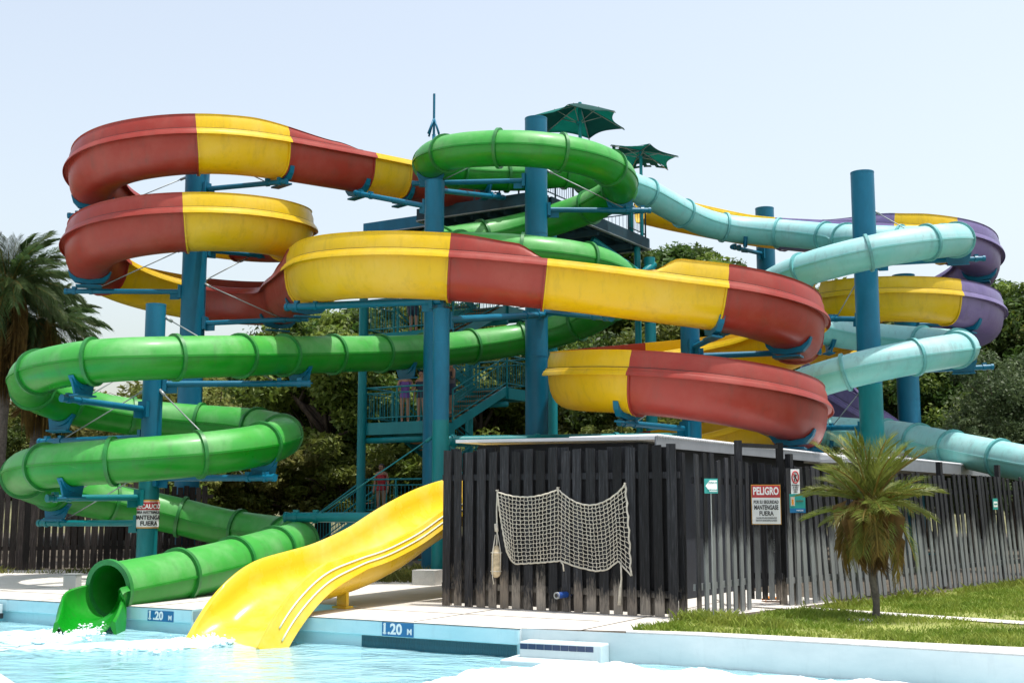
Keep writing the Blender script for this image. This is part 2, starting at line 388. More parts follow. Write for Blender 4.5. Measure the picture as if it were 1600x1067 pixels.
# coping with a front lip, wall set back under it
for i, (a, c) in enumerate(((PL, EL[12]+ED*0.0), (EL[12], EL[106]), (EL[184], EL[300]), (EL[445], EL[811]))):
    b = MB(); L = (c-a).length/2
    b.box((a+c)/2-EN*0.16-UP*0.103, (c-a)/2, EN*0.16, UP*0.1)
    cb = struct(b.build("pool_coping", M['poolwall']))
    bm = cb.modifiers.new("round", 'BEVEL'); bm.width = 0.025; bm.segments = 3; bm.limit_method = 'ANGLE'
    wallseg("pool_wall", [a, c], M['poolwall'], -0.2, -1.3, 0.07)
for a, c, bk in ((EL[106], EL[184], 0.75), (EL[300], EL[445], 1.7)):
    wallseg("pool_wall", notch(a, c, bk), M['poolwall'], 0.0, -1.3)
wallseg("pool_wall", [EL[811]-EN*0.02, ER[0]]+ER[1:]+[PR], M['poolwhite'], -0.003, -1.3)
wallseg("pool_wall", near_edge, M['poolwall'], -0.003, -1.3)
allp = [PL]+back_edge[1:-1]+[PR]
flat("pool_floor", [PL-EN*1, PR-EN*1+V(2, 0, 0), V(PR.x+2, 2, 0), V(-22, 2, 0), V(-22, PL.y, 0)], -1.3, M['poolfloor'])
# lower side basin edge at the far west corner of the pool
b = MB(); p = EL[12]-ED*0.9+EN*0.35
b.box(p-UP*0.15, ED*0.85, EN*0.30, UP*0.07); o = struct(b.build("pool_ledge", M['poolwhite']))
b = MB(); b.box(p-UP*0.262+EN*0.0, ED*0.92, EN*0.27, UP*0.04); struct(b.build("skimmer_opening_wall", M['black']))
# kerb along the lawn
kerb_in = [ground(978, 985.0), ground(1100, 988.5), ground(1600, 1012.5), PR+V(0.4, 0.5, 0)]
kerb_out = [ground(978, 988.2), ER[1], ER[2], PR]
b = MB(); n = len(kerb_in)
for i in range(n-1):
    q = [kerb_out[i], kerb_out[i+1], kerb_in[i+1], kerb_in[i]]
    b.add([p+V(0, 0, 0.012) for p in q]+[p+V(0, 0, -0.002) for p in q], [(0, 1, 2, 3), (0, 4, 5, 1), (1, 5, 6, 2), (2, 6, 7, 3), (3, 7, 4, 0)])
struct(b.build("kerb", M['kerb']))
M['tile_navy'] = simple("tile_navy", (0.008, 0.03, 0.09), 0.3, 0.2)
# steps into the pool
wd = (ER[1]-ER[0]).normalized(); wn_ = Vector((wd.y, -wd.x, 0)); wn_ = wn_ if wn_.y < 0 else -wn_
for nm, u0, u1, vt, out, zt, zb in (("pool_step", 826, 952, 1002, 0.30, -0.125, -0.6), ("pool_step", 812, 948, 1030, 0.62, -0.31, -0.7)):
    a = on_plane(u0, vt, ER[0], wn_); c = on_plane(u1, vt, ER[0], wn_)
    a.z = c.z = 0
    b = MB(); b.box((a+c)/2+wn_*(out/2)+UP*((zt+zb)/2), (c-a)/2, wn_*(out/2), UP*((zt-zb)/2))
    o = struct(b.build(nm, M['poolwhite'])); md = o.modifiers.new("round", 'BEVEL'); md.width = 0.02; md.segments = 3
    if out < 0.4:
        b = MB(); L = (c-a).length
        nt_ = 9
        for k in range(nt_):
            x = a+(c-a)*((k+0.5)/nt_*0.90+0.01)+wn_*(out+0.002)+UP*(zt-0.055)
            tl = MB(); tl.box(x, wd*(L*0.45/nt_-0.003), wn_*0.004, UP*0.032); tl.build("tile", M['tile_navy'], o)
# waterline tile band
cw = EL[811]-EN*0.07
band0 = on_plane(566, 1000, cw, EN); band1 = on_plane(808, 1010, cw, EN); band0.z = band1.z = 0
tb = tag(empty("tile_band", (band0.x, band0.y, -0.3), "dark blue-green tiled waterline band set in the pool wall under the larger depth number", "tile band"))
b = MB(); b.box((band0+band1)/2+EN*0.006-UP*0.29, (band1-band0)/2, EN*0.005, UP*0.085); b.build("grout_bed", M['tileframe'], tb)
nb = 92; tile_me = None
for k in range(nb):
    p = band0+(band1-band0)*((k+0.5)/nb)+EN*0.012-UP*0.29
    if tile_me is None:
        t = MB(); t.box(V(0, 0, 0), ED*((band1-band0).length/nb*0.42), EN*0.005, UP*0.078); o = t.build("tile", M['tile'], tb); tile_me = o.data
    else: o = link("tile", tile_me, tb)
    o.location = p; 
# water
def water_mat():
    m, n, l, bs = nt("pool_water")
    tc = n.new("ShaderNodeTexCoord")
    def wave(sc, st, det=3):
        t = n.new("ShaderNodeTexNoise"); t.inputs["Scale"].default_value = sc; t.inputs["Detail"].default_value = det
        mp = n.new("ShaderNodeMapping"); mp.inputs["Scale"].default_value = st; mp.inputs["Rotation"].default_value = (0, 0, R(30))
        lk(l, tc.outputs["Object"], mp.inputs[0]); lk(l, mp.outputs[0], t.inputs[0]); return t.outputs[0]
    w1, w2 = wave(1.1, (1, 1.6, 1)), wave(4.5, (1, 1.8, 1), 5)
    h = mathn(n, l, 'ADD', mathn(n, l, 'MULTIPLY', w1, 1.0), mathn(n, l, 'MULTIPLY', w2, 0.35))
    bp = n.new("ShaderNodeBump"); bp.inputs["Strength"].default_value = 0.75; bp.inputs["Distance"].default_value = 0.10; lk(l, h, bp.inputs["Height"])
    tr = n.new("ShaderNodeBsdfTransparent"); tr.inputs[0].default_value = (0.62, 0.93, 0.98, 1)
    df = n.new("ShaderNodeBsdfDiffuse"); df.inputs[0].default_value = (0.44, 0.78, 0.86, 1); lk(l, bp.outputs[0], df.inputs["Normal"])
    gl = n.new("ShaderNodeBsdfGlossy"); gl.inputs["Roughness"].default_value = 0.08; lk(l, bp.outputs[0], gl.inputs["Normal"])
    fr = n.new("ShaderNodeFresnel"); fr.inputs[0].default_value = 1.33; lk(l, bp.outputs[0], fr.inputs["Normal"])
    m1 = n.new("ShaderNodeMixShader"); m1.inputs[0].default_value = 0.62; lk(l, tr.outputs[0], m1.inputs[1]); lk(l, df.outputs[0], m1.inputs[2])
    m2 = n.new("ShaderNodeMixShader"); lk(l, fr.outputs[0], m2.inputs[0]); lk(l, m1.outputs[0], m2.inputs[1]); lk(l, gl.outputs[0], m2.inputs[2])
    # bubbles carried off the two run-outs
    at_ = n.new("ShaderNodeAttribute"); at_.attribute_name = "froth"
    fb = wave(5.0, (0.8, 2.2, 1), 8); fm = mathn(n, l, 'ADD', fb, mathn(n, l, 'SUBTRACT', at_.outputs["Fac"], 0.90))
    fm = mathn(n, l, 'MULTIPLY', fm, 2.6, True)
    fd = n.new("ShaderNodeBsdfDiffuse"); fd.inputs[0].default_value = (0.82, 0.90, 0.92, 1)
    m3 = n.new("ShaderNodeMixShader"); lk(l, fm, m3.inputs[0]); lk(l, m2.outputs[0], m3.inputs[1]); lk(l, fd.outputs[0], m3.inputs[2])
    lk(l, m3.outputs[0], n["Material Output"].inputs[0]); n.remove(bs)
    return m
M['water'] = water_mat()
WZ = -0.36
def noise2(x, y, seed=0, oct=4):
    """cheap smooth value noise, numpy"""
    out = np.zeros_like(x); amp = 1.0; tot = 0
    for o in range(oct):
        g = np.random.default_rng(seed+o).random((64, 64))
        xi, yi = np.floor(x).astype(int), np.floor(y).astype(int); fx, fy = x-xi, y-yi
        fx, fy = fx*fx*(3-2*fx), fy*fy*(3-2*fy)
        a, b_, c, d = g[xi % 64, yi % 64], g[(xi+1) % 64, yi % 64], g[xi % 64, (yi+1) % 64], g[(xi+1) % 64, (yi+1) % 64]
        out += amp*((a*(1-fx)+b_*fx)*(1-fy)+(c*(1-fx)+d*fx)*fy); tot += amp
        amp *= 0.5; x = x*2.03+11.7; y = y*2.03+5.3
    return out/tot
def build_water():
    xs = np.linspace(-21, PR.x, 300); ys = np.linspace(2.3, 25, 260)
    X, Y = np.meshgrid(xs, ys, indexing='ij')
    froth = np.zeros_like(X)
    g1 = ground(130, 985, WZ); g2 = ground(340, 1002, WZ)
    for g, d, ln, wd_, am in ((g1, V(-0.35, -0.93, 0), 4.0, 0.6, 1.0), (g1+V(0, -.2, 0), V(-0.9, -0.42, 0), 4.0, 0.4, 1.0), (g2, V(-0.93, -0.36, 0), 5.5, 0.42, 1.05), (g2+V(-0.3, -0.6, 0), V(-0.97, -0.2, 0), 5.0, 0.55, 0.75), (g1+V(0, -1.3, 0), V(-1, -0.1, 0), 4, .5, .7)):
        dx, dy = X-g.x, Y-g.y
        a = dx*d.x+dy*d.y; c = np.abs(-dx*d.y+dy*d.x)
        w = wd_*(1+np.clip(a, 0, 9)*0.22)
        fa = np.clip(1-a/ln, 0, 1)*(a > -0.4)
        froth = np.maximum(froth, am*np.clip(1.3-c/w, 0, 1)*fa)
    Z = WZ+(noise2(X*1.3+7, Y*1.3, 3, 4)-0.5)*0.05+froth*(noise2(X*5+3, Y*5, 9, 4)-0.25)*0.16
    # keep it inside the basin
    n0, n1 = X.shape
    idx = np.arange(n0*n1).reshape(n0, n1)
    fc = np.stack([idx[:-1, :-1], idx[1:, :-1], idx[1:, 1:], idx[:-1, 1:]], -1).reshape(-1, 4)
    V3 = np.stack([X, Y, Z], -1).reshape(-1, 3)
    cen = V3[fc].mean(1)
    def outside(p, q):  # behind the far wall
        d = (q-p); return (cen[:, 0]-p.x)*(-d.y)+(cen[:, 1]-p.y)*d.x
    keep = np.ones(len(fc), bool)
    far = np.where(cen[:, 0] < ER[0].x, outside(PL, EL[811]), np.where(cen[:, 0] < ER[1].x, outside(ER[0], ER[1]), outside(ER[1], ER[2])))
    keep &= far < 0.9
    me = np_mesh("water", V3, fc[keep], [M['water']], smooth=True)
    at_ = me.attributes.new("froth", 'FLOAT', 'POINT')
    fv = np.zeros(len(me.vertices)); fv[:len(froth.ravel())] = froth.ravel()[:len(fv)]
    at_.data.foreach_set("value", fv.astype(np.float32))
    return struct(link("water", me))
build_water()
def spray(g, d, n, spread, seed):
    """broken water thrown up where a run-out meets the pool: small blobs of all sizes"""
    q = np.random.default_rng(seed); vs, fs = [], []
    phi = (1+5**0.5)/2
    ico = np.array([(-1, phi, 0), (1, phi, 0), (-1, -phi, 0), (1, -phi, 0), (0, -1, phi), (0, 1, phi), (0, -1, -phi), (0, 1, -phi), (phi, 0, -1), (phi, 0, 1), (-phi, 0, -1), (-phi, 0, 1)])/1.9
    icf = np.array([(0, 11, 5), (0, 5, 1), (0, 1, 7), (0, 7, 10), (0, 10, 11), (1, 5, 9), (5, 11, 4), (11, 10, 2), (10, 7, 6), (7, 1, 8), (3, 9, 4), (3, 4, 2), (3, 2, 6), (3, 6, 8), (3, 8, 9), (4, 9, 5), (2, 4, 11), (6, 2, 10), (8, 6, 7), (9, 8, 1)])
    for i in range(n):
        a = abs(q.normal(0, 0.55)); c = q.normal(0, spread*(0.6+0.3*a)); z = abs(q.normal(0, 0.055))*math.exp(-a*0.8)
        r = q.uniform(0.008, 0.03)*(1.4 if z < 0.03 else 0.6)
        p = np.array([g.x+d.x*a-d.y*c, g.y+d.y*a+d.x*c, WZ+0.01+z])
        vs.append(ico*r*np.array([1.3, 1.3, 0.8])*q.uniform(0.7, 1.3, (12, 1))+p); fs.append(icf+12*i)
    m, nn_, l, bs = nt("spray_white"); bs.inputs["Base Color"].default_value = (0.8, 0.88, 0.9, 1); bs.inputs["Roughness"].default_value = 0.35
    return tag(link("spray", np_mesh("spray", np.concatenate(vs), np.concatenate(fs), [m], smooth=True)), "white broken water where the slide run-outs meet the pool", None, None, "stuff")
spray(ground(150, 986, WZ), V(-0.3, -0.95, 0), 700, 0.3, 3)
spray(ground(345, 1003, WZ), V(-0.75, -0.66, 0), 900, 0.3, 4)
# blown foam lying over the shallow end, against the lawn wall
def build_foam():
    pts_v = lambda u: np.interp(u, [560, 640, 690, 740, 800, 950, 1100, 1240, 1330, 1400, 1600, 1800], [1100, 1072, 1058, 1042, 1034, 1036, 1040, 1052, 1060, 1066, 1072, 1085])
    xs = np.linspace(-6, 12, 260); ys = np.linspace(3.0, 16.5, 240)
    X, Y = np.meshgrid(xs, ys, indexing='ij')
    zt = WZ+0.05
    U = 800+F_PX*X/(Y*1.0)                      # bearing of each point as surveyed from the near deck
    far = np.array([ground(float(u), float(pts_v(u)), zt).y for u in np.linspace(400, 1900, 160)])
    lim = np.interp(U, np.linspace(400, 1900, 160), far)
    inside = np.clip((lim-Y)/0.5+(noise2(X*2.2, Y*2.2, 21, 4)-0.5)*1.1, 0, 1)
    Z = WZ-0.06+np.sqrt(inside)*(0.13+(noise2(X*2.4, Y*2.4, 5, 5)-0.45)*0.22)+(noise2(X*10, Y*10, 15, 3)-0.5)*0.045*inside
    n0, n1 = X.shape; idx = np.arange(n0*n1).reshape(n0, n1)
    fc = np.stack([idx[:-1, :-1], idx[1:, :-1], idx[1:, 1:], idx[:-1, 1:]], -1).reshape(-1, 4)
    ins = inside.ravel()[fc].max(1) > 0.0
    m, n, l, bs = nt("white_foam")
    bs.inputs["Base Color"].default_value = (0.80, 0.84, 0.85, 1); bs.inputs["Roughness"].default_value = 0.9
    t = noise(n, l, 18, 5); bump(n, l, bs, t.outputs[0], 0.25, 0.02)
    me = np_mesh("foam", np.stack([X, Y, Z], -1).reshape(-1, 3), fc[ins], [m], smooth=True)
    return tag(link("foam", me), "white bubbly foam spread over the shallow end of the pool", None, None, "stuff")
build_foam()
# ------------------------------------------------------------------ lawn and path
LAWN = [ground(985, 984.5), ground(1100, 988), ground(1600, 1012), V(16, 8.2, 0), V(22, 36, 0), V(11.5, 25.8, 0), V(4.3, 18.1, 0), V(3.45, 17.2, 0), V(2.55, 15.95, 0), V(2.1, 16.1, 0)]
flat("lawn", LAWN, 0.004, simple("lawn_soil", (0.20, 0.22, 0.05), 0.95, 0.4, 1.2, bmp=0.3))
path_a, path_b = ground(1150, 944.5), ground(1640, 977)
pdn = (path_b-path_a).normalized(); pnn = Vector((-pdn.y, pdn.x, 0))
flat("path", [path_a-pnn*0.21, path_b-pnn*0.21, path_b+pnn*0.21, path_a+pnn*0.21], 0.018, M['deck'])
flat("gate_path", [path_a-pnn*0.25, path_a+pdn*1.1-pnn*0.25, V(4.75, 20.3, 0), V(3.3, 20.3, 0)], 0.013, M['deck'])
def inpoly(px, py, poly):
    c = np.zeros(len(px), bool); n = len(poly)
    for i in range(n):
        x0, y0 = poly[i][0], poly[i][1]; x1, y1 = poly[i-1][0], poly[i-1][1]
        cond = ((y0 > py) != (y1 > py)) & (px < (x1-x0)*(py-y0)/((y1-y0) if y1 != y0 else 1e-9)+x0)
        c ^= cond
    return c
def blades(name, poly, count, h0, h1, mat, dens=None, width=0.009):
    xs = [p[0] for p in poly]; ys = [p[1] for p in poly]
    x = RNG.uniform(min(xs), max(xs), count*3); y = RNG.uniform(min(ys), max(ys), count*3)
    k = inpoly(x, y, poly)
    d_path = np.abs((x-path_a.x)*pnn.x+(y-path_a.y)*pnn.y); a_path = (x-path_a.x)*pdn.x+(y-path_a.y)*pdn.y
    k &= ~((d_path < 0.22) & (a_path > -0.2))
    nz = noise2(x*1.1+40, y*1.1, 33, 3)
    k &= RNG.random(len(x)) < np.clip((nz-0.28)*3.2, 0.12, 1)
    x, y, nz = x[k][:count], y[k][:count], nz[k][:count]; n = len(x)
    h = RNG.uniform(h0, h1, n)*(0.5+nz); a = RNG.uniform(0, 6.283, n); ln = RNG.normal(0, 0.45, (n, 2))*h[:, None]
    w = width*(0.7+0.6*RNG.random(n))
    dx, dy = np.cos(a)*w, np.sin(a)*w
    z0 = np.zeros(n)
    v = np.stack([np.stack([x-dx, y-dy, z0], -1), np.stack([x+dx, y+dy, z0], -1),
                  np.stack([x+ln[:, 0]*0.4+dx*0.7, y+ln[:, 1]*0.4+dy*0.7, h*0.6], -1), np.stack([x+ln[:, 0], y+ln[:, 1], h], -1)], 1).reshape(-1, 3)
    i = np.arange(n)*4
    f = np.stack([i, i+1, i+2, i+3], -1)
    return stuff(link(name, np_mesh(name, v, f, [mat])))
near_lawn = [p for p in LAWN[:4]]+[V(16, 30, 0)]+LAWN[5:]
g = blades("grass", near_lawn, 170000, 0.03, 0.085, M['grassblade'], width=0.008)
tuft_poly = [V(2.05, 16.2, 0), V(3.3, 15.1, 0), V(3.5, 15.5, 0), V(2.6, 16.5, 0)]
for poly, cnt, hh in ((tuft_poly, 1500, 0.16), ([V(4.2, 17.9, 0), V(11.5, 25.2, 0), V(11.8, 25.0, 0), V(4.6, 17.7, 0)], 5000, 0.2)):
    blades("long_grass", poly, cnt, 0.06, hh, M['grassblade'])
for (x0, y0, x1, y1, cnt) in ((-13, 27.2, -5.5, 27.7, 2500), (-3.2, 24.2, 1, 29, 6000)):
    blades("dry_grass", [V(x0, y0, 0), V(x1, y0, 0), V(x1, y1, 0), V(x0, y1, 0)], cnt, 0.05, 0.2, M['leaf_dry'])
# ------------------------------------------------------------------ slides
def spline(knots, ds=0.12, smooth_z=0.9):
    """knots: rows (x, y, z, extra...) -> resampled rows at ds, plus knot parameter; centripetal Catmull-Rom"""
    K = np.array([tuple(k)[:5]+(0,)*(5-len(tuple(k))) for k in knots], float)
    P = np.vstack([2*K[0]-K[1], K, 2*K[-1]-K[-2]])
    out, tk = [], []
    for i in range(1, len(P)-2):
        p0, p1, p2, p3 = P[i-1:i+3]
        d = [max(np.linalg.norm(b[:3]-a[:3]), 1e-3)**0.5 for a, b in ((p0, p1), (p1, p2), (p2, p3))]
        t0 = 0; t1 = d[0]; t2 = t1+d[1]; t3 = t2+d[2]
        for s in np.linspace(0, 1, 40, endpoint=False):
            t = t1+(t2-t1)*s
            a1 = (t1-t)/(t1-t0)*p0+(t-t0)/(t1-t0)*p1; a2 = (t2-t)/(t2-t1)*p1+(t-t1)/(t2-t1)*p2; a3 = (t3-t)/(t3-t2)*p2+(t-t2)/(t3-t2)*p3
            b1 = (t2-t)/(t2-t0)*a1+(t-t0)/(t2-t0)*a2; b2 = (t3-t)/(t3-t1)*a2+(t-t1)/(t3-t1)*a3
            c = (t2-t)/(t2-t1)*b1+(t-t1)/(t2-t1)*b2
            c[3:] = p1[3:]+(p2[3:]-p1[3:])*(s*s*(3-2*s))
            out.append(c); tk.append(i-1+s)
    out.append(K[-1]); tk.append(len(K)-1)
    out = np.array(out); tk = np.array(tk)
    L = np.concatenate([[0], np.cumsum(np.linalg.norm(np.diff(out[:, :3], axis=0), axis=1))])
    n = int(L[-1]/ds)+1
    s = np.linspace(0, L[-1], n)
    res = np.stack([np.interp(s, L, out[:, j]) for j in range(out.shape[1])], 1)
    tt = np.interp(s, L, tk)
    if smooth_z:
        k = int(3*smooth_z/ds); w = np.exp(-0.5*(np.arange(-k, k+1)*ds/smooth_z)**2); w /= w.sum()
        for j in (0, 1, 2):
            sg = smooth_z if j == 2 else 0.3
            w = np.exp(-0.5*(np.arange(-k, k+1)*ds/sg)**2); w /= w.sum()
            z = res[:, j]
            ext = np.concatenate([2*z[0]-z[k:0:-1], z, 2*z[-1]-z[-2:-k-2:-1]])
            res[:, j] = np.convolve(ext, w, 'valid')
    return res, tt, s
def frames(P):
    T = np.gradient(P[:, :3], axis=0); T /= np.linalg.norm(T, axis=1)[:, None]
    S = np.cross(T, [0, 0, 1.0]); S /= np.linalg.norm(S, axis=1)[:, None]      # to the rider's right
    N = np.cross(S, T)
    return T, S, N
def sweep(P, S, N, prof, closed=True, flare=None):
    """prof(i) -> list of (right, up); returns verts, faces"""
    vs, fs = [], []; m = None
    for i in range(len(P)):
        pr = prof(i); m = len(pr)
        for a, u in pr: vs.append(P[i, :3]+S[i]*a+N[i]*u)
    for i in range(len(P)-1):
        for j in range(m if closed else m-1):
            k = (j+1) % m
            fs.append((i*m+j, i*m+k, (i+1)*m+k, (i+1)*m+j))
    if closed:
        pass
    return vs, fs, m
TR = 0.41
def tube_prof(r, n=32, seam=0.022, wall=0.018):
    o = []
    angs = []
    for j in range(n):
        a = 2*math.pi*j/n
        if j == 0 or j == n//2:
            angs += [(a-0.05, 0), (a-0.045, seam), (a+0.045, seam), (a+0.05, 0)]
        else: angs.append((a, 0))
    return [((r+d)*math.cos(a), (r+d)*math.sin(a)) for a, d in angs]
def tube_slide(name, label, knots, mat, topmat, ringmat, pitch=1.55, group=None, ends=(0, None)):
    P, tt, s = spline(knots); T, S, N = frames(P)
    root = empty(name, (P[-1, 0], P[-1, 1], 0), label, "water slide", group)
    nsec = round(s[-1]/pitch); cuts = [int(round(i*(len(P)-1)/nsec)) for i in range(nsec+1)]
    outer, inner = tube_prof(TR), [((TR-0.02)*math.cos(2*math.pi*j/24), (TR-0.02)*math.sin(2*math.pi*j/24)) for j in range(24)]
    for q, (a, b_) in enumerate(zip(cuts, cuts[1:])):
        mb = MB(); sl = slice(a, b_+1)
        vs, fs, m = sweep(P[sl], S[sl], N[sl], lambda i: outer); mb.add(vs, fs)
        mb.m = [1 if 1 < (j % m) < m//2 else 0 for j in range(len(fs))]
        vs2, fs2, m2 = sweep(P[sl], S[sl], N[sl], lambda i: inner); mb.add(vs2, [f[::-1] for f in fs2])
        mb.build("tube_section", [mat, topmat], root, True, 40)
    for c in cuts:
        mb = MB(); w = 0.035
        for_p = np.array([P[c, :3]-T[c]*w, P[c, :3]-T[c]*w, P[c, :3]+T[c]*w, P[c, :3]+T[c]*w])
        rr = [TR-0.03, TR+0.055, TR+0.055, TR-0.03]; n = 32; vs = []
        for k in range(4):
            vs += [for_p[k]+(S[c]*math.cos(2*math.pi*j/n)+N[c]*math.sin(2*math.pi*j/n))*rr[k] for j in range(n)]
        fs = [(k*n+j, k*n+(j+1) % n, ((k+1) % 4)*n+(j+1) % n, ((k+1) % 4)*n+j) for k in range(4) for j in range(n)]
        mb.add(vs, fs); mb.build("joint_ring", ringmat, root, True, 35)
    return root, P, T, S, N, tt, cuts
def nearest(P, u, v, tlo=None, thi=None, tt=None):
    best, bi = 1e18, 0
    for i in range(len(P)):
        if tt is not None and not (tlo <= tt[i] <= thi): continue
        y, z = P[i, 1], P[i, 2]-EYE
        f = y*CP+z*SP; uu = 800+F_PX*P[i, 0]/f; vv = 533.5-F_PX*(z*CP-y*SP)/f
        d = (uu-u)**2+(vv-v)**2
        if d < best: best, bi = d, i
    return bi
def cradle_tube(root, P, T, S, N, i, mat=None, a0=218, a1=322, drop=0.62):
    """steel saddle under a tube with a foot plate"""
    mb = MB(); n = 14; w = 0.06
    vs = []
    for k in range(n+1):
        a = R(a0+(a1-a0)*k/n)
        for rr, tw in ((TR+0.012, -w), (TR+0.012+0.09*math.sin(math.pi*(k+0.25)/(n+0.5)), -w), (TR+0.012+0.09*math.sin(math.pi*(k+0.25)/(n+0.5)), w), (TR+0.012, w)):
            vs.append(P[i, :3]+T[i]*tw+(S[i]*math.cos(a)+N[i]*math.sin(a))*rr)
    fs = [(4*k+j, 4*k+(j+1) % 4, 4*k+4+(j+1) % 4, 4*k+4+j) for k in range(n) for j in range(4)]+[(0, 1, 2, 3), (4*n+3, 4*n+2, 4*n+1, 4*n)]
    mb.add(vs, fs)
    # gusset from the saddle down to the arm
    c = P[i, :3]; hw = 0.33
    q = [c+S[i]*x+N[i]*z+T[i]*t for t in (-0.02, 0.02) for x, z in ((-hw, -TR*0.78), (hw, -TR*0.78), (0.24, -drop), (-0.24, -drop))]
    mb.add(q, [(0, 1, 2, 3), (7, 6, 5, 4), (0, 4, 5, 1), (1, 5, 6, 2), (2, 6, 7, 3), (3, 7, 4, 0)])
    mb.box(c-N[i]*drop, S[i]*0.27, T[i]*0.10, N[i]*0.015)
    return mb.build("saddle", mat or M['blue'], root, True, 35)
# flume: open trough with a flared lip, splash guard on the outside of each bend
FW, FD = 0.60, 0.86
def flume_prof():
    o = []
    n = 14; e = 2/2.7
    for j in range(n+1):                      # outside of the trough, from right lip under to left lip
        a = math.pi*j/n; c, s_ = math.cos(a), math.sin(a)
        o.append(((abs(c)**e)*math.copysign(1, c)*FW, -FD*(abs(s_)**e)))
    right = [(FW+0.03, 0.035), (FW+0.055, 0.025), (FW+0.075, -0.025), (FW+0.10, -0.035), (FW+0.125, -0.085), (FW+0.135, -0.125), (FW+0.125, -0.13), (FW+0.09, -0.085), (FW+0.01, -0.085)]
    left = [(-x, z) for x, z in right][::-1]
    inn = [(x*0.975, z*0.975+0.002) for x, z in o[1:-1]][::-1]
    return right+o[1:-1]+left+[(-FW+0.015, 0.0)]+inn+[(FW-0.015, 0.0)]
def guard_prof(side, h):
    s_ = side
    return [(s_*(FW+0.012), 0.03), (s_*(FW+0.004), 0.03+h*0.5), (s_*(FW-0.05), 0.03+h*0.93), (s_*(FW-0.03), 0.03+h), (s_*(FW-0.075), 0.03+h+0.004), (s_*(FW-0.075), 0.03+h*0.93), (s_*(FW-0.022), 0.03+h*0.5), (s_*(FW-0.014), 0.03)]
GH = 0.36
def flume(name, label, knots, breaks, colours, group=None):
    P, tt, s = spline(knots); T, S, N = frames(P)
    root = empty(name, (P[-1, 0], P[-1, 1], 0), label, "water slide", group)
    def cut(b_):
        if not isinstance(b_, tuple): return int(np.searchsorted(tt, b_))
        u, v, lo, hi, sd = b_                    # a joint surveyed on the outer lip
        Q = P[:, :3]+S*(sd*(FW+0.1)); Q = np.where(((tt >= lo) & (tt <= hi))[:, None], Q, 1e6)
        f = Q[:, 1]*CP+(Q[:, 2]-EYE)*SP; uu = 800+F_PX*Q[:, 0]/f
        return int(np.argmin(abs(uu-u)+(Q[:, 0] > 1e5)*1e9))
    cuts = [0]+[cut(b_) for b_ in breaks]+[len(P)-1]
    pr = flume_prof()
    for q, (a, b_) in enumerate(zip(cuts, cuts[1:])):
        sl = slice(a, b_+1); k = b_-a+1
        Pa, Sa, Na, Ta = P[sl].copy(), S[sl], N[sl], T[sl]
        if q < len(cuts)-2: pass
        def prof(i):                            # bolted end flange: the last 5 cm stand proud
            e = 0.0
            return pr
        mb = MB(); vs, fs, m = sweep(Pa, Sa, Na, prof); 
        mb.add(vs, fs); mb.add([vs[j] for j in range(m)], [tuple(range(m))[::-1]]); mb.add([vs[(k-1)*m+j] for j in range(m)], [tuple(range(m))])
        sec = mb.build("flume_section", M[colours[q % len(colours)]], root, True, 38)
        # end flange
        for ci, i in ((a, 0), (b_, k-1)):
            if ci in (0, len(P)-1): continue
            mb = MB(); vs = []
            off = Ta[i]*(0.02 if i == 0 else -0.02)
            out = [(x*1.0, z) for x, z in pr[8:8+15]]
            for t in (-0.016, 0.016):
                for x, z in out: vs.append(Pa[i, :3]+off+Ta[i]*t+Sa[i]*x*1.01+Na[i]*z*1.01)
                for x, z in out: vs.append(Pa[i, :3]+off+Ta[i]*t+Sa[i]*x*1.07+Na[i]*(z*1.055-0.0))
            m_ = len(out)
            fs = []
            for j in range(m_-1):
                A, B_, C_, D_ = j, j+1, m_+j+1, m_+j
                fs += [(A, B_, C_, D_), (2*m_+D_, 2*m_+C_, 2*m_+B_, 2*m_+A), (D_, C_, 2*m_+C_, 2*m_+D_)]
            mb.add(vs, fs); mb.build("end_flange", M[colours[q % len(colours)]], sec, False)
        for side, col in ((1, 4), (-1, 3)):
            g = Pa[:, col]
            on = g > 0.03
            if on.sum() < 4: continue
            ii = np.where(on)[0]; i0, i1 = ii[0], ii[-1]+1
            mb = MB(); vs, fs, m = sweep(Pa[i0:i1], Sa[i0:i1], Na[i0:i1], lambda i: guard_prof(side, GH*Pa[i0+i, col]))
            mb.add(vs, fs); n_ = i1-i0
            mb.add([vs[j] for j in range(m)], [tuple(range(m))]); mb.add([vs[(n_-1)*m+j] for j in range(m)], [tuple(range(m))])
            mb.build("splash_guard", M[colours[q % len(colours)]], sec, True, 50)
            # dark sealed joint along the guard's foot
            mb = MB(); vs, fs, m = sweep(Pa[i0:i1], Sa[i0:i1], Na[i0:i1], lambda i: [(side*(FW+0.006), 0.022), (side*(FW+0.024), 0.022), (side*(FW+0.024), 0.045), (side*(FW+0.006), 0.045)])
            mb.add(vs, fs); mb.build("joint_seal", M['black'], sec)
    return root, P, T, S, N, tt, cuts
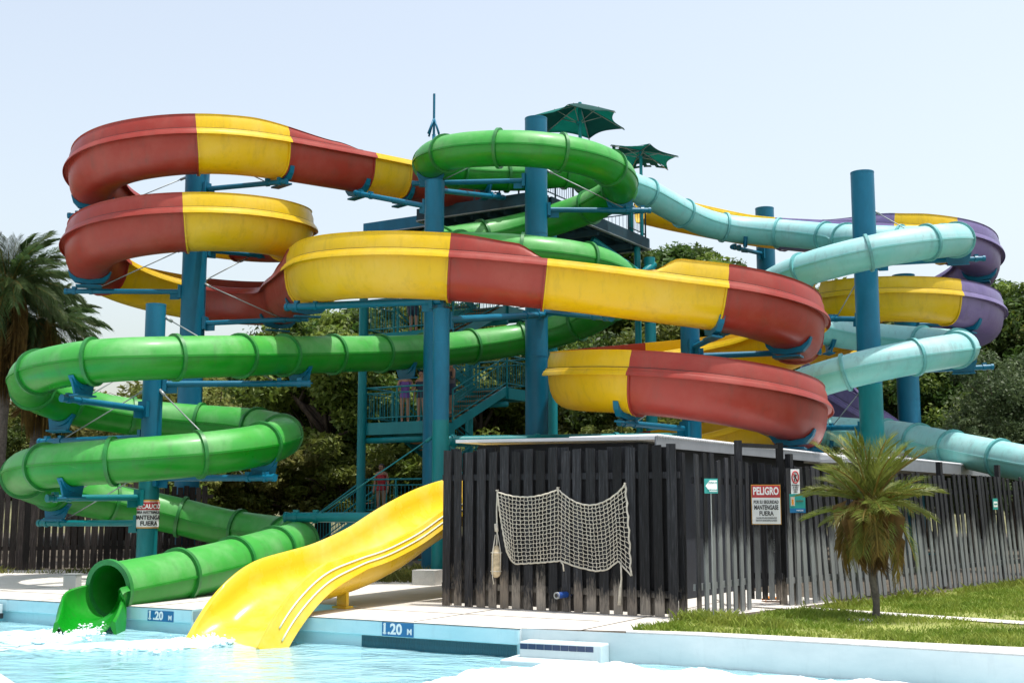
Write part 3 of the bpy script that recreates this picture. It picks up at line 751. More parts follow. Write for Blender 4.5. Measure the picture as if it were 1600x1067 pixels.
def cradle_flume(root, P, T, S, N, i, mat=None):
    mb = MB(); w = 0.06
    e_ = 2/2.7; pr_ = lambda a, k_: ((abs(math.cos(a))**e_)*math.copysign(1, math.cos(a))*FW*k_, -FD*(abs(math.sin(a))**e_)*k_); an = [R(x) for x in (140, 128, 112, 90, 68, 52, 40)]
    pts = [pr_(a, 1.015) for a in an]
    outp = [pr_(a, k_) for a, k_ in zip(an, (1.03, 1.10, 1.15, 1.15, 1.15, 1.10, 1.03))]
    vs = []
    for (x, z), (x2, z2) in zip(pts, outp):
        for a, c, t in ((x, z, -w), (x2, z2, -w), (x2, z2, w), (x, z, w)): vs.append(P[i, :3]+S[i]*a+N[i]*c+T[i]*t)
    n = len(pts)-1
    fs = [(4*k+j, 4*k+(j+1) % 4, 4*k+4+(j+1) % 4, 4*k+4+j) for k in range(n) for j in range(4)]+[(0, 1, 2, 3), (4*n+3, 4*n+2, 4*n+1, 4*n)]
    mb.add(vs, fs)
    mb.box(P[i, :3]-N[i]*(FD+0.17), S[i]*0.30, T[i]*0.11, N[i]*0.02)
    return mb.build("saddle", mat or M['blue'], root)
def C(c, r, ang, z, gl=0, gr=0): return (c[0]+r*math.cos(R(ang)), c[1]+r*math.sin(R(ang)), z, gl, gr)
def zc(c, r, ang, v, off=0.0):
    return zat(v, c[1]+r*math.sin(R(ang))+off)
def CV(c, r, ang, v, gl=0, gr=0): return C(c, r, ang, zc(c, r, ang, v), gl, gr)

# ---- red and yellow flume
c1 = (-8.05, 30.0); r1 = 2.42; c2 = (3.79, 26.5); r2 = 2.42
red_k = [(-1.0, 33.2, 10.45, 0, 0), (-2.9, 31.45, 10.38, 0, 0), (-4.0, 30.4, 10.32, 0, 0), (-4.75, 29.75, 10.3, 0.35, 0), C(c1, r1, -50, 10.17, 1.0), C(c1, r1, -70, 10.08, 1), C(c1, r1, -90, 9.97, 1), C(c1, r1, -120, 9.88, 1), C(c1, r1, -150, 9.75, 1),
         C(c1, r1, 180, 9.58, 1), C(c1, r1, 150, 9.4, 1), C(c1, r1, 120, 9.2, 1), C(c1, r1, 90, 9.0, 1), C(c1, r1, 60, 8.82, 1), C(c1, r1, 30, 8.65, 1), C(c1, r1, 0, 8.48, 1), C(c1, r1, -30, 8.36, 1),
         C(c1, r1, -60, 8.26, 1), C(c1, r1, -90, 8.14, 1), C(c1, r1, -120, 8.04, 1), C(c1, r1, -150, 7.9, 1), C(c1, r1, 180, 7.75, 1), C(c1, r1, 150, 7.58, 1), C(c1, r1, 120, 7.4, 1), C(c1, r1, 90, 7.22, 1), C(c1, r1, 60, 7.1, 1), C(c1, r1, 30, 7.0, 0.8),
         (-5.45, 29.6, 6.92, 0.1, 0.0), (-4.85, 27.9, 6.8, 0, 0.6), (-4.36, 26.4, 6.70, 0, 1), (-3.75, 25.0, 6.6, 0, 1), (-2.6, 24.25, 6.52, 0, 1), (-1.2, 24.08, 6.44, 0, 1), (0.0, 24.1, 6.34, 0, 0.75), (0.75, 24.1, 6.27, 0, 0.0),
         (2.3, 24.1, 6.08, 0, 0), (2.75, 24.1, 6.02, 0, 0.1), (3.3, 24.1, 5.93, 0, 0.95), C(c2, r2, -80, 5.83, 0, 1), C(c2, r2, -55, 5.66, 0, 1), C(c2, r2, -30, 5.55, 0, 1), C(c2, r2, 0, 5.4, 0, 1), C(c2, r2, 30, 5.3, 0, 1), C(c2, r2, 60, 5.2, 0, 1), C(c2, r2, 90, 5.08, 0, 1),
         C(c2, r2, 120, 4.9, 0, 1), C(c2, r2, 150, 4.65, 0, 1), C(c2, r2, 180, 4.4, 0, 1), C(c2, r2, -150, 4.28, 0, 1), C(c2, r2, -120, 4.18, 0, 1), C(c2, r2, -90, 4.0, 0, 1), C(c2, r2, -60, 3.82, 0, 1), C(c2, r2, -30, 3.66, 0, 1), C(c2, r2, 0, 3.5, 0, 1),
         C(c2, r2, 30, 3.35, 0, 1), C(c2, r2, 60, 3.15, 0, 1), C(c2, r2, 90, 2.95, 0, 1), C(c2, r2, 120, 2.7, 0, 1), C(c2, r2, 150, 2.4, 0, 1), C(c2, r2, 175, 2.1, 0, 1)]
#   knot numbers where the colour changes (red first, alternating)
red_b = [(648, 270, 0, 2.5, -1), (590, 250, 0, 3.5, -1), (455, 218, 2.5, 4.5, -1), (312, 207, 4, 6.5, -1), 10.0, 12.5, 14.4, (288, 327, 16.5, 20, -1), 21.5, 23.7, 28.9, (705, 388, 31, 34, 1), (855, 403, 32.5, 36, 1), (1145, 441, 36, 40, 1), 40.9, 44.3, 46.0, (980, 579, 48, 50.6, 1), 53.0, 56.2, 56.8]
RED = flume("flume_slide", "open red and yellow trough slide winding from the tower down behind the board fence", red_k, red_b, ['red', 'yellow'])
# ---- violet and yellow flume
c4 = (12.1, 37.5); r4 = 2.42
pur_k = [(4.2, 38.0, 11.25, 0, 0), (5.4, 38.3, 11.1, 0, 0), (7.2, 37.6, 10.5, 0, 0), (9.2, 36.0, 9.86, 0, 0.0), C(c4, r4, -110, 9.56, 0, 0.9), C(c4, r4, -90, 9.45, 0, 1), C(c4, r4, -60, 9.35, 0, 1), C(c4, r4, -30, 9.2, 0, 1), C(c4, r4, 0, 8.95, 0, 1), C(c4, r4, 45, 8.6, 0, 1), C(c4, r4, 90, 8.3, 0, 1),
         C(c4, r4, 135, 8.05, 0, 1), C(c4, r4, 180, 7.85, 0, 1), C(c4, r4, -135, 7.73, 0, 1), C(c4, r4, -90, 7.63, 0, 1), C(c4, r4, -60, 7.52, 0, 1), C(c4, r4, -30, 7.4, 0, 1), C(c4, r4, 0, 7.25, 0, 1), C(c4, r4, 45, 7.05, 0, 1), C(c4, r4, 90, 6.75, 0, 1),
         C(c4, r4, 135, 6.3, 0, 1), C(c4, r4, 180, 5.5, 0, 1), C(c4, r4, -135, 4.3, 0, 1), C(c4, r4, -90, 2.5, 0, 1)]
PUR = flume("flume_slide", "open violet and yellow trough slide coiled behind the pale aqua tube slide", pur_k, [2.6, (1357, 352, 4, 6, 1), (1455, 360, 5.5, 7.6, 1), 10.0, 12.3, (1276, 455, 12.3, 14.5, 1), (1500, 455, 14.5, 16.8, 1), 19.0, 20.5], ['yellow', 'purple'])
# ---- green tube
cA = (0.33, 29.0); rA = 2.35; cB = (-7.28, 25.0); rB = 2.52
gr_k = [(2.1, 32.6, 10.35), (1.55, 31.35, 10.25), CV(cA, rA, 90, 276), CV(cA, rA, 135, 268), CV(cA, rA, 180, 256), CV(cA, rA, -135, 237), CV(cA, rA, -90, 233), CV(cA, rA, -45, 252), CV(cA, rA, 0, 291), CV(cA, rA, 45, 322), CV(cA, rA, 90, 357),
        CV(cA, rA, 135, 375), CV(cA, rA, 180, 388), CV(cA, rA, -135, 391), CV(cA, rA, -90, 397), CV(cA, rA, -45, 412), CV(cA, rA, 0, 450), CV(cA, rA, 45, 500), CV(cA, rA, 85, 527)]
def PX(u, v, D): p = at(u, v, D); return (p.x, p.y, p.z)
gr_k += [PX(740, 541, 30.6), PX(640, 551, 29.0), PX(540, 553, 27.3), PX(450, 555, 25.8), PX(340, 557, 23.7)]
gr_k += [CV(cB, rB, -92, 563), CV(cB, rB, -120, 572), CV(cB, rB, -150, 588), CV(cB, rB, 180, 612), CV(cB, rB, 150, 635), CV(cB, rB, 120, 652), CV(cB, rB, 90, 660), CV(cB, rB, 60, 664), CV(cB, rB, 30, 673), CV(cB, rB, 0, 686), CV(cB, rB, -30, 699), CV(cB, rB, -60, 713),
         CV(cB, rB, -90, 721), CV(cB, rB, -120, 727), CV(cB, rB, -150, 735), CV(cB, rB, 180, 752), CV(cB, rB, 150, 772), CV(cB, rB, 120, 790), CV(cB, rB, 90, 806), PX(330, 824, 27.4), PX(410, 834, 27.0), PX(460, 840, 26.0), PX(462, 847, 24.7), PX(415, 862, 23.0), PX(335, 886, 21.3), PX(250, 906, 20.0), PX(171, 921, 19.0)]
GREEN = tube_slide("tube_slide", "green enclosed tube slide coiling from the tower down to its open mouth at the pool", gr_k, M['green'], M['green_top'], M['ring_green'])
# ---- aqua tube
cC = (9.0, 31.0); rC = 2.45
cy_k = [(2.6, 33.6, 10.7), PX(1000, 297, 34.2), PX(1030, 311, 34.8), PX(1101, 351, 36.0), PX(1157, 358, 36.3), PX(1260, 367, 35.4), PX(1320, 374, 34.2), CV(cC, rC, 82, 376), CV(cC, rC, 45, 375), CV(cC, rC, 0, 377), CV(cC, rC, -45, 375), CV(cC, rC, -90, 389), CV(cC, rC, -135, 420), CV(cC, rC, 180, 455),
        CV(cC, rC, 135, 490), CV(cC, rC, 90, 521), CV(cC, rC, 45, 532), CV(cC, rC, 0, 541), CV(cC, rC, -45, 548), CV(cC, rC, -90, 563), CV(cC, rC, -135, 597), CV(cC, rC, 180, 630), CV(cC, rC, 140, 655), CV(cC, rC, 100, 674), PX(1400, 680, 32.2), PX(1440, 690, 30.8), PX(1555, 714, 28.0), PX(1640, 731, 26.8), PX(1800, 765, 25.5), (18.0, 23.0, 1.15), (21.5, 20.8, 0.75)]
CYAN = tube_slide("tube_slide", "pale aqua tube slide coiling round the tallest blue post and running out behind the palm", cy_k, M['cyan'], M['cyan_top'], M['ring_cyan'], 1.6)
# run-out lip of the green tube into the pool
def chute():
    """open half-pipe that flares out over the pool edge, with a turned-down lip each side"""
    root, P, T, S, N, tt, cuts = GREEN
    p0, t0 = Vector(P[-1, :3]), Vector(T[-1])
    K = [p0+t0*0.03, p0+t0*0.3, V(-6.26, 18.45, 0.10), V(-6.22, 18.2, 0.04), V(-6.19, 18.0, 0.0)]
    P2, _, s2 = spline([tuple(k) for k in K], 0.05, 0); T2, S2, N2 = frames(P2); n = len(P2)
    N2[:] = (0, 0, 1)
    def prof(i):
        f = i/(n-1); f2 = f*f*(3-2*f); w = 1+0.02*f2; r = TR-0.01
        top = R(8-34*f2)                        # the rim sinks along the run
        inn = []
        for j in range(19):
            a = -top*0+(math.pi+top)-(math.pi+2*top)*0 if False else (math.pi-top)+((math.pi+2*top))*j/18
            inn.append((r*w*math.cos(a), r*math.sin(a)))
        x1, z1 = inn[-1]
        k_ = 0.05+0.05*f2; d_ = 0.05+0.5*f2
        lipR = [(x1+0.02, z1+0.02), (x1+k_*0.6, z1+0.0), (x1+k_, z1-d_*0.45), (x1+k_+0.03, z1-d_), (x1+k_+0.005, z1-d_), (x1+k_-0.02, z1-d_*0.45)]
        lipL = [(-x, z) for x, z in lipR][::-1]
        under = [(x*1.045, z*1.045) for x, z in inn[1:-1]][::-1]
        return inn+lipR+under+lipL
    mb = MB(); vs, fs, m = sweep(P2, S2, N2, prof); mb.add(vs, fs)
    o_ = (n-1)*m; u_ = lambda j: o_+25+17-j       # close the cut end
    mb.f += [(o_+j, o_+j+1, u_(j+1), u_(j)) for j in range(1, 17)]+[tuple([o_+17, o_+18]+[o_+19+q for q in range(6)]+[u_(17)]), tuple([u_(1)]+[o_+42+q for q in range(6)]+[o_, o_+1])]
    mb.m += [0]*18
    mb.build("run_out_lip", M['green'], root, True, 40)
chute()
# ---- short yellow body slide
def body_slide():
    Lr = [(0.0, -0.42), (0.12, -0.26), (0.26, -0.05), (0.45, 0.16), (0.66, 0.32), (1.0, 0.53), (1.33, 0.68), (2.0, 0.78), (2.64, 0.87), (3.1, 0.99), (3.6, 1.13), (4.2, 1.38), (4.71, 1.56), (5.4, 1.77), (6.17, 1.93), (7.2, 2.05), (8.6, 2.1)]
    base = V(-3.94, 16.72, 0); d = V(0.52, 0.854, 0)
    Ls = np.linspace(0.04, 8.6, 110)
    z = np.interp(Ls, [a for a, _ in Lr], [b_ for _, b_ in Lr])
    k = 7; w = np.hanning(2*k+1); w /= w.sum(); z = np.convolve(np.concatenate([2*z[0]-z[k:0:-1], z, 2*z[-1]-z[-2:-k-2:-1]]), w, 'valid')
    P = np.array([[base.x+d.x*L, base.y+d.y*L, zz] for L, zz in zip(Ls, z)])
    n = len(P); S = np.tile(np.array([d.y, -d.x, 0.0]), (n, 1)); N = np.tile(np.array([0, 0, 1.0]), (n, 1))
    root = empty("body_slide", (base.x, base.y, 0), "short wide yellow body slide running past the board fence into the pool", "water slide")
    def prof(i):
        L = Ls[i]; ex = float(np.clip(1-(L+0.2)/2.4, 0, 1)); dep = min(0.60, max(0.10, 0.12+(L-0.0)*0.62)); hw = 0.63
        o = []
        for j in range(19):                      # inside, right rim to left rim
            a = math.pi*j/18; c, s_ = math.cos(a), math.sin(a); e = 2/3.0
            o.append(((abs(c)**e)*math.copysign(1, c)*hw, -dep*(abs(s_)**e)))
        sk, dr = 0.10+0.07*ex, 0.24+0.36*ex
        rt = [(hw+0.03, 0.03), (hw+0.07, 0.02)]
        rib = []
        for q in (0.33, 0.66):
            x0, z0 = hw+0.07+sk*q, 0.02-dr*q
            rib += [(x0-0.004, z0+0.012), (x0+0.004, z0-0.012)]
        ed = [(hw+0.07+sk, 0.02-dr), (hw+0.055+sk, 0.01-dr), (hw+0.02, -0.06)]
        right = rt+rib+ed
        left = [(-x, zz) for x, zz in right]
        under = [(x*1.03+0.0, zz*1.05-0.01) for x, zz in o[1:-1]]
        return o[::-1][:0]+[(hw, 0.0)]+right+under+left[::-1]+[(-hw, 0.0)]+o[1:-1][::-1]
    mb = MB(); vs, fs, m = sweep(P, S, N, prof); mb.add(vs, fs)
    mb.add([vs[j] for j in range(m)], [tuple(range(m))]); mb.add([vs[(n-1)*m+j] for j in range(m)], [tuple(range(m))])
    mb.build("trough", M['body'], root, True, 50)
    for sd_k in (1, -1):                          # pale raised ribs along the outside of each wall
        for q in (0.30, 0.62):
            mb = MB(); pts = []
            for i in range(0, n):
                L = Ls[i]
                if L < 0.35: continue
                ex = float(np.clip(1-(L+0.2)/2.4, 0, 1)); sk, dr = 0.10+0.07*ex, 0.24+0.36*ex
                pts.append(Vector(P[i]+S[i]*(sd_k*(0.63+0.07+sk*q+0.008))+N[i]*(0.02-dr*q)))
            mb.tube(pts, 0.013, 6); mb.build("rib", M['white_rib'], root, True)
    for L, in ((2.15,), (7.5,)):
        i = int(np.argmin(abs(Ls-L))); p = Vector(P[i]); zb = P[i, 2]-0.60
        sd = Vector(S[i])
        for q in (0.36, -0.36):
            mb = MB(); mb.box(V(p.x, p.y, zb/2+0.02)+sd*q, sd*0.09, d*0.03, UP*(zb/2+0.02)); mb.box(V(p.x, p.y, 0.02)+sd*q, sd*0.13, d*0.09, UP*0.018)
            mb.build("support_leg", M['body'], root)
    return root
BODY = body_slide()

# ------------------------------------------------------------------ posts, arms, saddles
def post(label, u, vmid, D, dia, vtop=None, ztop=None, two_tone=None, flangeplate=True):
    p = at(u, vmid, D); x, y = p.x, p.y
    zt = ztop if ztop is not None else zat(vtop, D)
    root = empty("support_post", (x, y, 0), label, "post", "round steel posts carrying the slides")
    b = MB(); n = 28; r = dia/2
    if two_tone: zs = [0, two_tone, zt]; ms = [1, 0]
    else: zs = [0, zt]; ms = [0]
    vs = [(x+r*math.cos(2*math.pi*j/n), y+r*math.sin(2*math.pi*j/n), z) for z in zs for j in range(n)]
    for k in range(len(zs)-1): b.add([vs[k*n+j] for j in range(n)]+[vs[(k+1)*n+j] for j in range(n)], [(j, (j+1) % n, n+(j+1) % n, n+j) for j in range(n)], ms[k])
    b.add(vs[-n:], [tuple(range(n))], 0)
    sh = b.build("shaft", [M['blue'], M['teal']], root, True, 60)
    # cap rim and weld collars
    b = MB(); b.tube([(x, y, zt-0.03), (x, y, zt+0.006)], r+0.004, n); b.build("cap_rim", M['blue'], root, True, 50)
    zz = 2.0+random.uniform(-0.3, 0.3)
    while zz < zt-0.6:
        b = MB(); b.tube([(x, y, zz-0.012), (x, y, zz+0.012)], r+0.005, n); b.build("weld_seam", M['teal'] if two_tone and zz < two_tone else M['blue'], root, True, 50); zz += 3.0
    b = MB(); b.box((x, y, 0.02), (r+0.14, 0, 0), (0, r+0.14, 0), (0, 0, 0.02)); b.build("base_plate", M['teal'], root)
    return dict(root=root, x=x, y=y, r=r, D=D, zt=zt)
def arm(P, u0, v0, u1, v1, D1, dia=0.13, rod=1.0, rodmat=None, mat=None):
    z0 = zat(v0, P['D']); a = V(P['x'], P['y'], z0); c = at(u1, v1, D1)
    b = MB(); b.tube([a, c], dia/2, 12); d = (c-a).normalized()
    b.tube([c-d*0.05, c+d*0.015], dia/2+0.012, 12)
    o = b.build("arm", mat or M['blue'], P['root'], True, 50)
    b = MB(); e = a+d*P['r']; side = d.cross(UP).normalized()
    b.box(e+d*0.03, d*0.04, side*0.12, UP*0.16); b.box(e+d*0.16-UP*(dia/2+0.06), d*0.12, side*0.012, UP*0.07)
    b.build("arm_bracket", mat or M['blue'], P['root'])
    for f in (0.80, 0.93):
        q = a+(c-a)*f; b = MB(); b.tube([q-d*0.04, q+d*0.04], dia/2+0.018, 10); b.box(q+UP*(dia/2+0.02), d*0.05, side*0.05, UP*0.03); b.build("arm_clamp", mat or M['blue'], P['root'])
    if rod:
        q = a+(c-a)*0.76; s_ = a+UP*min(rod, P['zt']-z0-0.1) if rod > 0 else a+UP*rod
        s_ = s_+d*P['r']*0.9
        b = MB(); b.tube([s_, q+UP*dia/2], 0.014, 6); b.tube([s_, s_+(q-s_).normalized()*0.18], 0.035, 8); b.build("brace_rod", rodmat or M['rod'], P['root'], True)
    return c
PA = {}
PA['w'] = post("thick blue post inside the top coils of the red and yellow slide", 302, 470, 30.0, 0.60, vtop=235)
PA['b'] = post("slim blue post with a caution sign inside the low green coils", 236, 680, 25.0, 0.41, vtop=476, two_tone=2.35)
PA['m'] = post("blue post standing behind the straight yellow flume run under the highest green bend", 679, 310, 27.6, 0.45, vtop=284, two_tone=None)
PA['f'] = post("slim post beside the yellow body slide with a teal painted foot", 689, 600, 24.3, 0.335, ztop=5.42, two_tone=3.18)
PA['a'] = post("blue post with a flat top standing inside the high green coil beside the parasol", 838, 400, 29.0, 0.55, vtop=186)
PA['c'] = post("short blue post inside the lower red and yellow coil above the shed roof", 1080, 620, 26.5, 0.42, vtop=492)
PA['p'] = post("blue post behind the aqua tube where it leaves the tower", 1196, 380, 38.9, 0.60, vtop=326)
PA['t'] = post("tallest blue post inside the aqua tube coil above the small palm", 1354, 450, 31.0, 0.60, vtop=270, two_tone=4.55)
PA['v'] = post("blue post at the middle of the violet and yellow coil", 1417, 560, 37.5, 0.68, ztop=8.6)
A_ = arm
A_(PA['a'], 838, 282, 645, 287, 29.3); A_(PA['a'], 838, 328, 1016, 329, 29.2); A_(PA['m'], 679, 297, 786, 309, 31.4, rod=0)
A_(PA['w'], 302, 297, 447, 284, 28.6); A_(PA['w'], 302, 389, 430, 402, 31.6, rod=-0.8); A_(PA['w'], 302, 456, 102, 455, 29.9, rod=1.1); A_(PA['w'], 302, 337, 107, 337, 29.9); A_(PA['w'], 302, 506, 480, 498, 29.6, rod=1.0)
A_(PA['m'], 679, 325, 556, 302, 29.4, rod=0.0)
A_(PA['b'], 236, 641, 97, 622, 23.0, rod=1.0); A_(PA['b'], 236, 600, 484, 599, 25.6, rod=1.4); A_(PA['b'], 236, 683, 62, 690, 26.6, rod=1.0); A_(PA['b'], 236, 777, 74, 778, 23.3, rod=1.0, mat=M['teal']); A_(PA['b'], 236, 817, 61, 817, 26.2, rod=1.0, mat=M['teal']); A_(PA['b'], 236, 747, 429, 746, 23.6, rod=1.8)
A_(PA['f'], 689, 470, 448, 480, 25.9, dia=0.16, rod=0); A_(PA['f'], 689, 500, 850, 492, 28.2, dia=0.15, rod=0); A_(PA['f'], 689, 808, 446, 808, 24.9, dia=0.2, rod=1.6, mat=M['teal'], rodmat=M['teal'])
A_(PA['a'], 838, 486, 955, 497, 24.6, rod=0)
A_(PA['c'], 1080, 545, 1141, 516, 24.3, dia=0.12, rod=0); A_(PA['c'], 1080, 557, 1282, 549, 26.2, rod=1.0); A_(PA['c'], 1080, 671, 968, 660, 24.9, rod=0.9); A_(PA['c'], 1080, 700, 1285, 702, 26.1, rod=0.9)
A_(PA['t'], 1354, 413, 1538, 404, 31.0, rod=1.4); A_(PA['t'], 1354, 583, 1551, 573, 31.0, rod=0); A_(PA['t'], 1354, 499, 1294, 498, 32.5, dia=0.14, rod=1.1); A_(PA['t'], 1354, 668, 1284, 668, 32.5, dia=0.14, rod=1.0)
A_(PA['p'], 1196, 398, 1144, 386, 37.0, rod=0)
A_(PA['v'], 1417, 508, 1505, 506, 37.0, rod=1.0); A_(PA['v'], 1417, 520, 1330, 520, 37.0, rod=0)
def saddles(S_, fn, spots):
    root, P, T, S, N, tt, cuts = S_
    for u, v in spots:
        fn(root, P, T, S, N, nearest(P, u, v))
saddles(GREEN, cradle_tube, [(672, 252), (962, 292), (760, 280), (130, 575), (468, 555), (95, 650), (110, 725), (410, 702), (90, 780), (462, 842), (630, 550)])
saddles(CYAN, cradle_tube, [(1500, 380), (1505, 545), (1300, 515), (1300, 668), (1165, 358)])
saddles(RED, cradle_flume, [(437, 225), (130, 275), (560, 240), (625, 262), (128, 390), (440, 480), (470, 410), (1120, 440), (1240, 470), (985, 585), (1240, 620)])
saddles(PUR, cradle_flume, [(1510, 470), (1520, 395)])
# low feed pipe crossing behind the fence
b = MB(); a = at(700, 689, 26.0); c = at(1075, 683, 28.5); b.tube([a, a+(c-a)*0.5, c], 0.11, 14)
fp = tag(empty("water_pipe", (a.x, a.y, 0), "teal feed pipe running level above the shed roof between the posts", "pipe")); b.build("pipe_run", M['teal'], fp, True, 50)
for f in (0.02, 0.35, 0.68, 0.97):
    q = a+(c-a)*f; b = MB(); b.tube([q-(c-a).normalized()*0.05, q+(c-a).normalized()*0.05], 0.14, 14); b.build("pipe_flange", M['teal'], fp, True, 50)
    b = MB(); b.tube([V(q.x, q.y, 0), q], 0.05, 8); b.build("pipe_stand", M['teal'], fp, True, 50)
# ------------------------------------------------------------------ tower
TL = V(-4.3, 34.8, 0)                                   # west corner of the tower plan
FRONT, RIGHT = TL+E1*6.9, TL+E1*6.9+E2*6.2
tower = tag(empty("slide_tower", TL+E1*3+E2*3, "teal steel slide tower with zigzag stairs, railed landings and a dark top deck", "tower"))
def tp(a, c, z): return TL+E1*a+E2*c+UP*z
def tcol(a, c, r, zt, z0=0):
    b = MB(); p = tp(a, c, z0); b.tube([p, p+UP*(zt-z0)], r, 16); b.tube([p+UP*0.0, p+UP*0.03], r+0.12, 16)
    return b.build("column", M['tower'], tower, True, 50)
ZD = 9.62
for a, c, r, zt in ((0, 0, 0.125, 9.3), (2.35, 0.0, 0.15, 9.3), (0, 5.6, 0.125, 9.3), (2.35, 5.7, 0.125, 9.3), (5.75, 0.9, 0.14, 9.3), (6.5, 5.6, 0.17, 8.9), (4.3, 3.0, 0.15, 9.3), (6.05, 5.7, 0.10, 9.3)): tcol(a, c, r, zt)
# bent pipe brackets and diagonal braces at the east columns
for pts, r in (([tp(6.5, 5.6, 6.9), tp(6.35, 5.0, 7.35), tp(6.35, 5.0, 8.2), tp(6.6, 5.7, 8.7)], 0.12), ([tp(6.5, 5.6, 8.1), tp(7.4, 6.0, 7.9), tp(8.1, 6.2, 8.5)], 0.13), ([tp(6.5, 5.6, 8.2), tp(5.6, 3.6, 9.2)], 0.10),
               ([tp(5.75, 0.9, 5.6), tp(6.5, 5.6, 4.4)], 0.09), ([tp(2.35, 5.7, 5.9), tp(6.5, 5.6, 5.9)], 0.09), ([tp(2.35, 5.7, 3.3), tp(6.5, 5.6, 3.3)], 0.09), ([tp(2.35, 0.2, 8.6), tp(1.1, 0.2, 8.6), tp(0.9, 0.2, 9.3)], 0.13),
               ([tp(3.2, 0.2, 9.2), tp(3.2, 0.2, 8.7), tp(4.3, 0.3, 8.55), tp(4.6, .3, 8.0)], 0.12)):
    b = MB(); b.tube(pts, r, 12); b.build("brace", M['tower'], tower, True, 60)
# top deck: planks, joists, fascia
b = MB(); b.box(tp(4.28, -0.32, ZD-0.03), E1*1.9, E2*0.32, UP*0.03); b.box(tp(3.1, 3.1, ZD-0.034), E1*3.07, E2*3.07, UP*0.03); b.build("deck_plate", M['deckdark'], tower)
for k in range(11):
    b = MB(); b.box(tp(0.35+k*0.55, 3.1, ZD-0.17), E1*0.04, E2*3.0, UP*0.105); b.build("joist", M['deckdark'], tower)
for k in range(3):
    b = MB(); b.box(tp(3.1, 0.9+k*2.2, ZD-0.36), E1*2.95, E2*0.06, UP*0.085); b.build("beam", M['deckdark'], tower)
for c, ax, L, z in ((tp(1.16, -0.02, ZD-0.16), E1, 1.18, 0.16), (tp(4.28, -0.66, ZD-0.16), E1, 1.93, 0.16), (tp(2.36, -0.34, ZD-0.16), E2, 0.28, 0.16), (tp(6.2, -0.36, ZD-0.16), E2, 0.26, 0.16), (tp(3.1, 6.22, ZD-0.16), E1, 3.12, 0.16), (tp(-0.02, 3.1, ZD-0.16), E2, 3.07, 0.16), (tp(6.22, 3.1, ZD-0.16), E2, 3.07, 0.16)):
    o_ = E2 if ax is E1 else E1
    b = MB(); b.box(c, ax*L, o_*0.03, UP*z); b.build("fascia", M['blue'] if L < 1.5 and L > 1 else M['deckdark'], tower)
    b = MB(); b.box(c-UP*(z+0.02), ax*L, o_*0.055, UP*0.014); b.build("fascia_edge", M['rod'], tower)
def railing(p0, p1, h=1.0, post0=True, post1=True, parent=tower, mat=None, nmid=True):
    """two top rails, a bottom rail, thin uprights; follows a slope"""
    b = MB(); d = p1-p0; L = d.length
    for z, r in ((h, 0.026), (h-0.16, 0.018), (0.14, 0.018)): b.tube([p0+UP*z, p1+UP*z], r, 7)
    n = max(2, int(L/0.125))
    for i in range(1, n):
        q = p0+d*(i/n); b.box(q+UP*(h*0.5+0.0), V(0.007, 0, 0), V(0, 0.007, 0), UP*(h*0.5-0.15))
    ps = [p for p, k in ((p0, post0), (p1, post1)) if k]
    if nmid and L > 1.6: ps.append(p0+d*0.5)
    for p in ps: b.tube([p, p+UP*h], 0.026, 7)
    return b.build("guard_rail", mat or M['tower'], parent, True, 60)
def landing(a0, a1, c0, c1, z, sides):
    b = MB(); b.box(tp((a0+a1)/2, (c0+c1)/2, z-0.03), E1*(a1-a0)/2, E2*(c1-c0)/2, UP*0.03)
    b.box(tp((a0+a1)/2, c0-0.01, z-0.17), E1*(a1-a0)/2, E2*0.04, UP*0.17); b.box(tp((a0+a1)/2, c1+0.01, z-0.17), E1*(a1-a0)/2, E2*0.04, UP*0.17)
    b.box(tp(a0-0.01, (c0+c1)/2, z-0.17), E1*0.04, E2*(c1-c0)/2, UP*0.17); b.box(tp(a1+0.01, (c0+c1)/2, z-0.17), E1*0.04, E2*(c1-c0)/2, UP*0.17)
    o = b.build("landing", M['tower'], tower)
    b = MB(); b.tube([tp(a0, c0, z-0.50), tp(a1, c0, z-0.50)], 0.085, 12); b.build("cross_pipe", M['tower'], tower, True)
    for s in sides:
        p = {'f': (tp(a0, c0, z), tp(a1, c0, z)), 'l': (tp(a0, c0, z), tp(a0, c1, z)), 'b': (tp(a0, c1, z), tp(a1, c1, z)), 'r': (tp(a1, c0, z), tp(a1, c1, z))}[s]
        railing(*p)
LW = 2.25
landing(0.08, LW, 0.1, 1.35, 1.2, 'f')
landing(0.08, LW, 0.1, 1.35, 3.8, 'fl')
landing(0.08, LW, 0.1, 1.35, 6.35, 'fl')
landing(0.08, LW, 4.3, 5.5, 2.5, 'lbr'); landing(0.08, LW, 4.3, 5.5, 5.05, 'lbr'); landing(0.08, LW, 4.3, 5.5, 7.6, 'lbr')
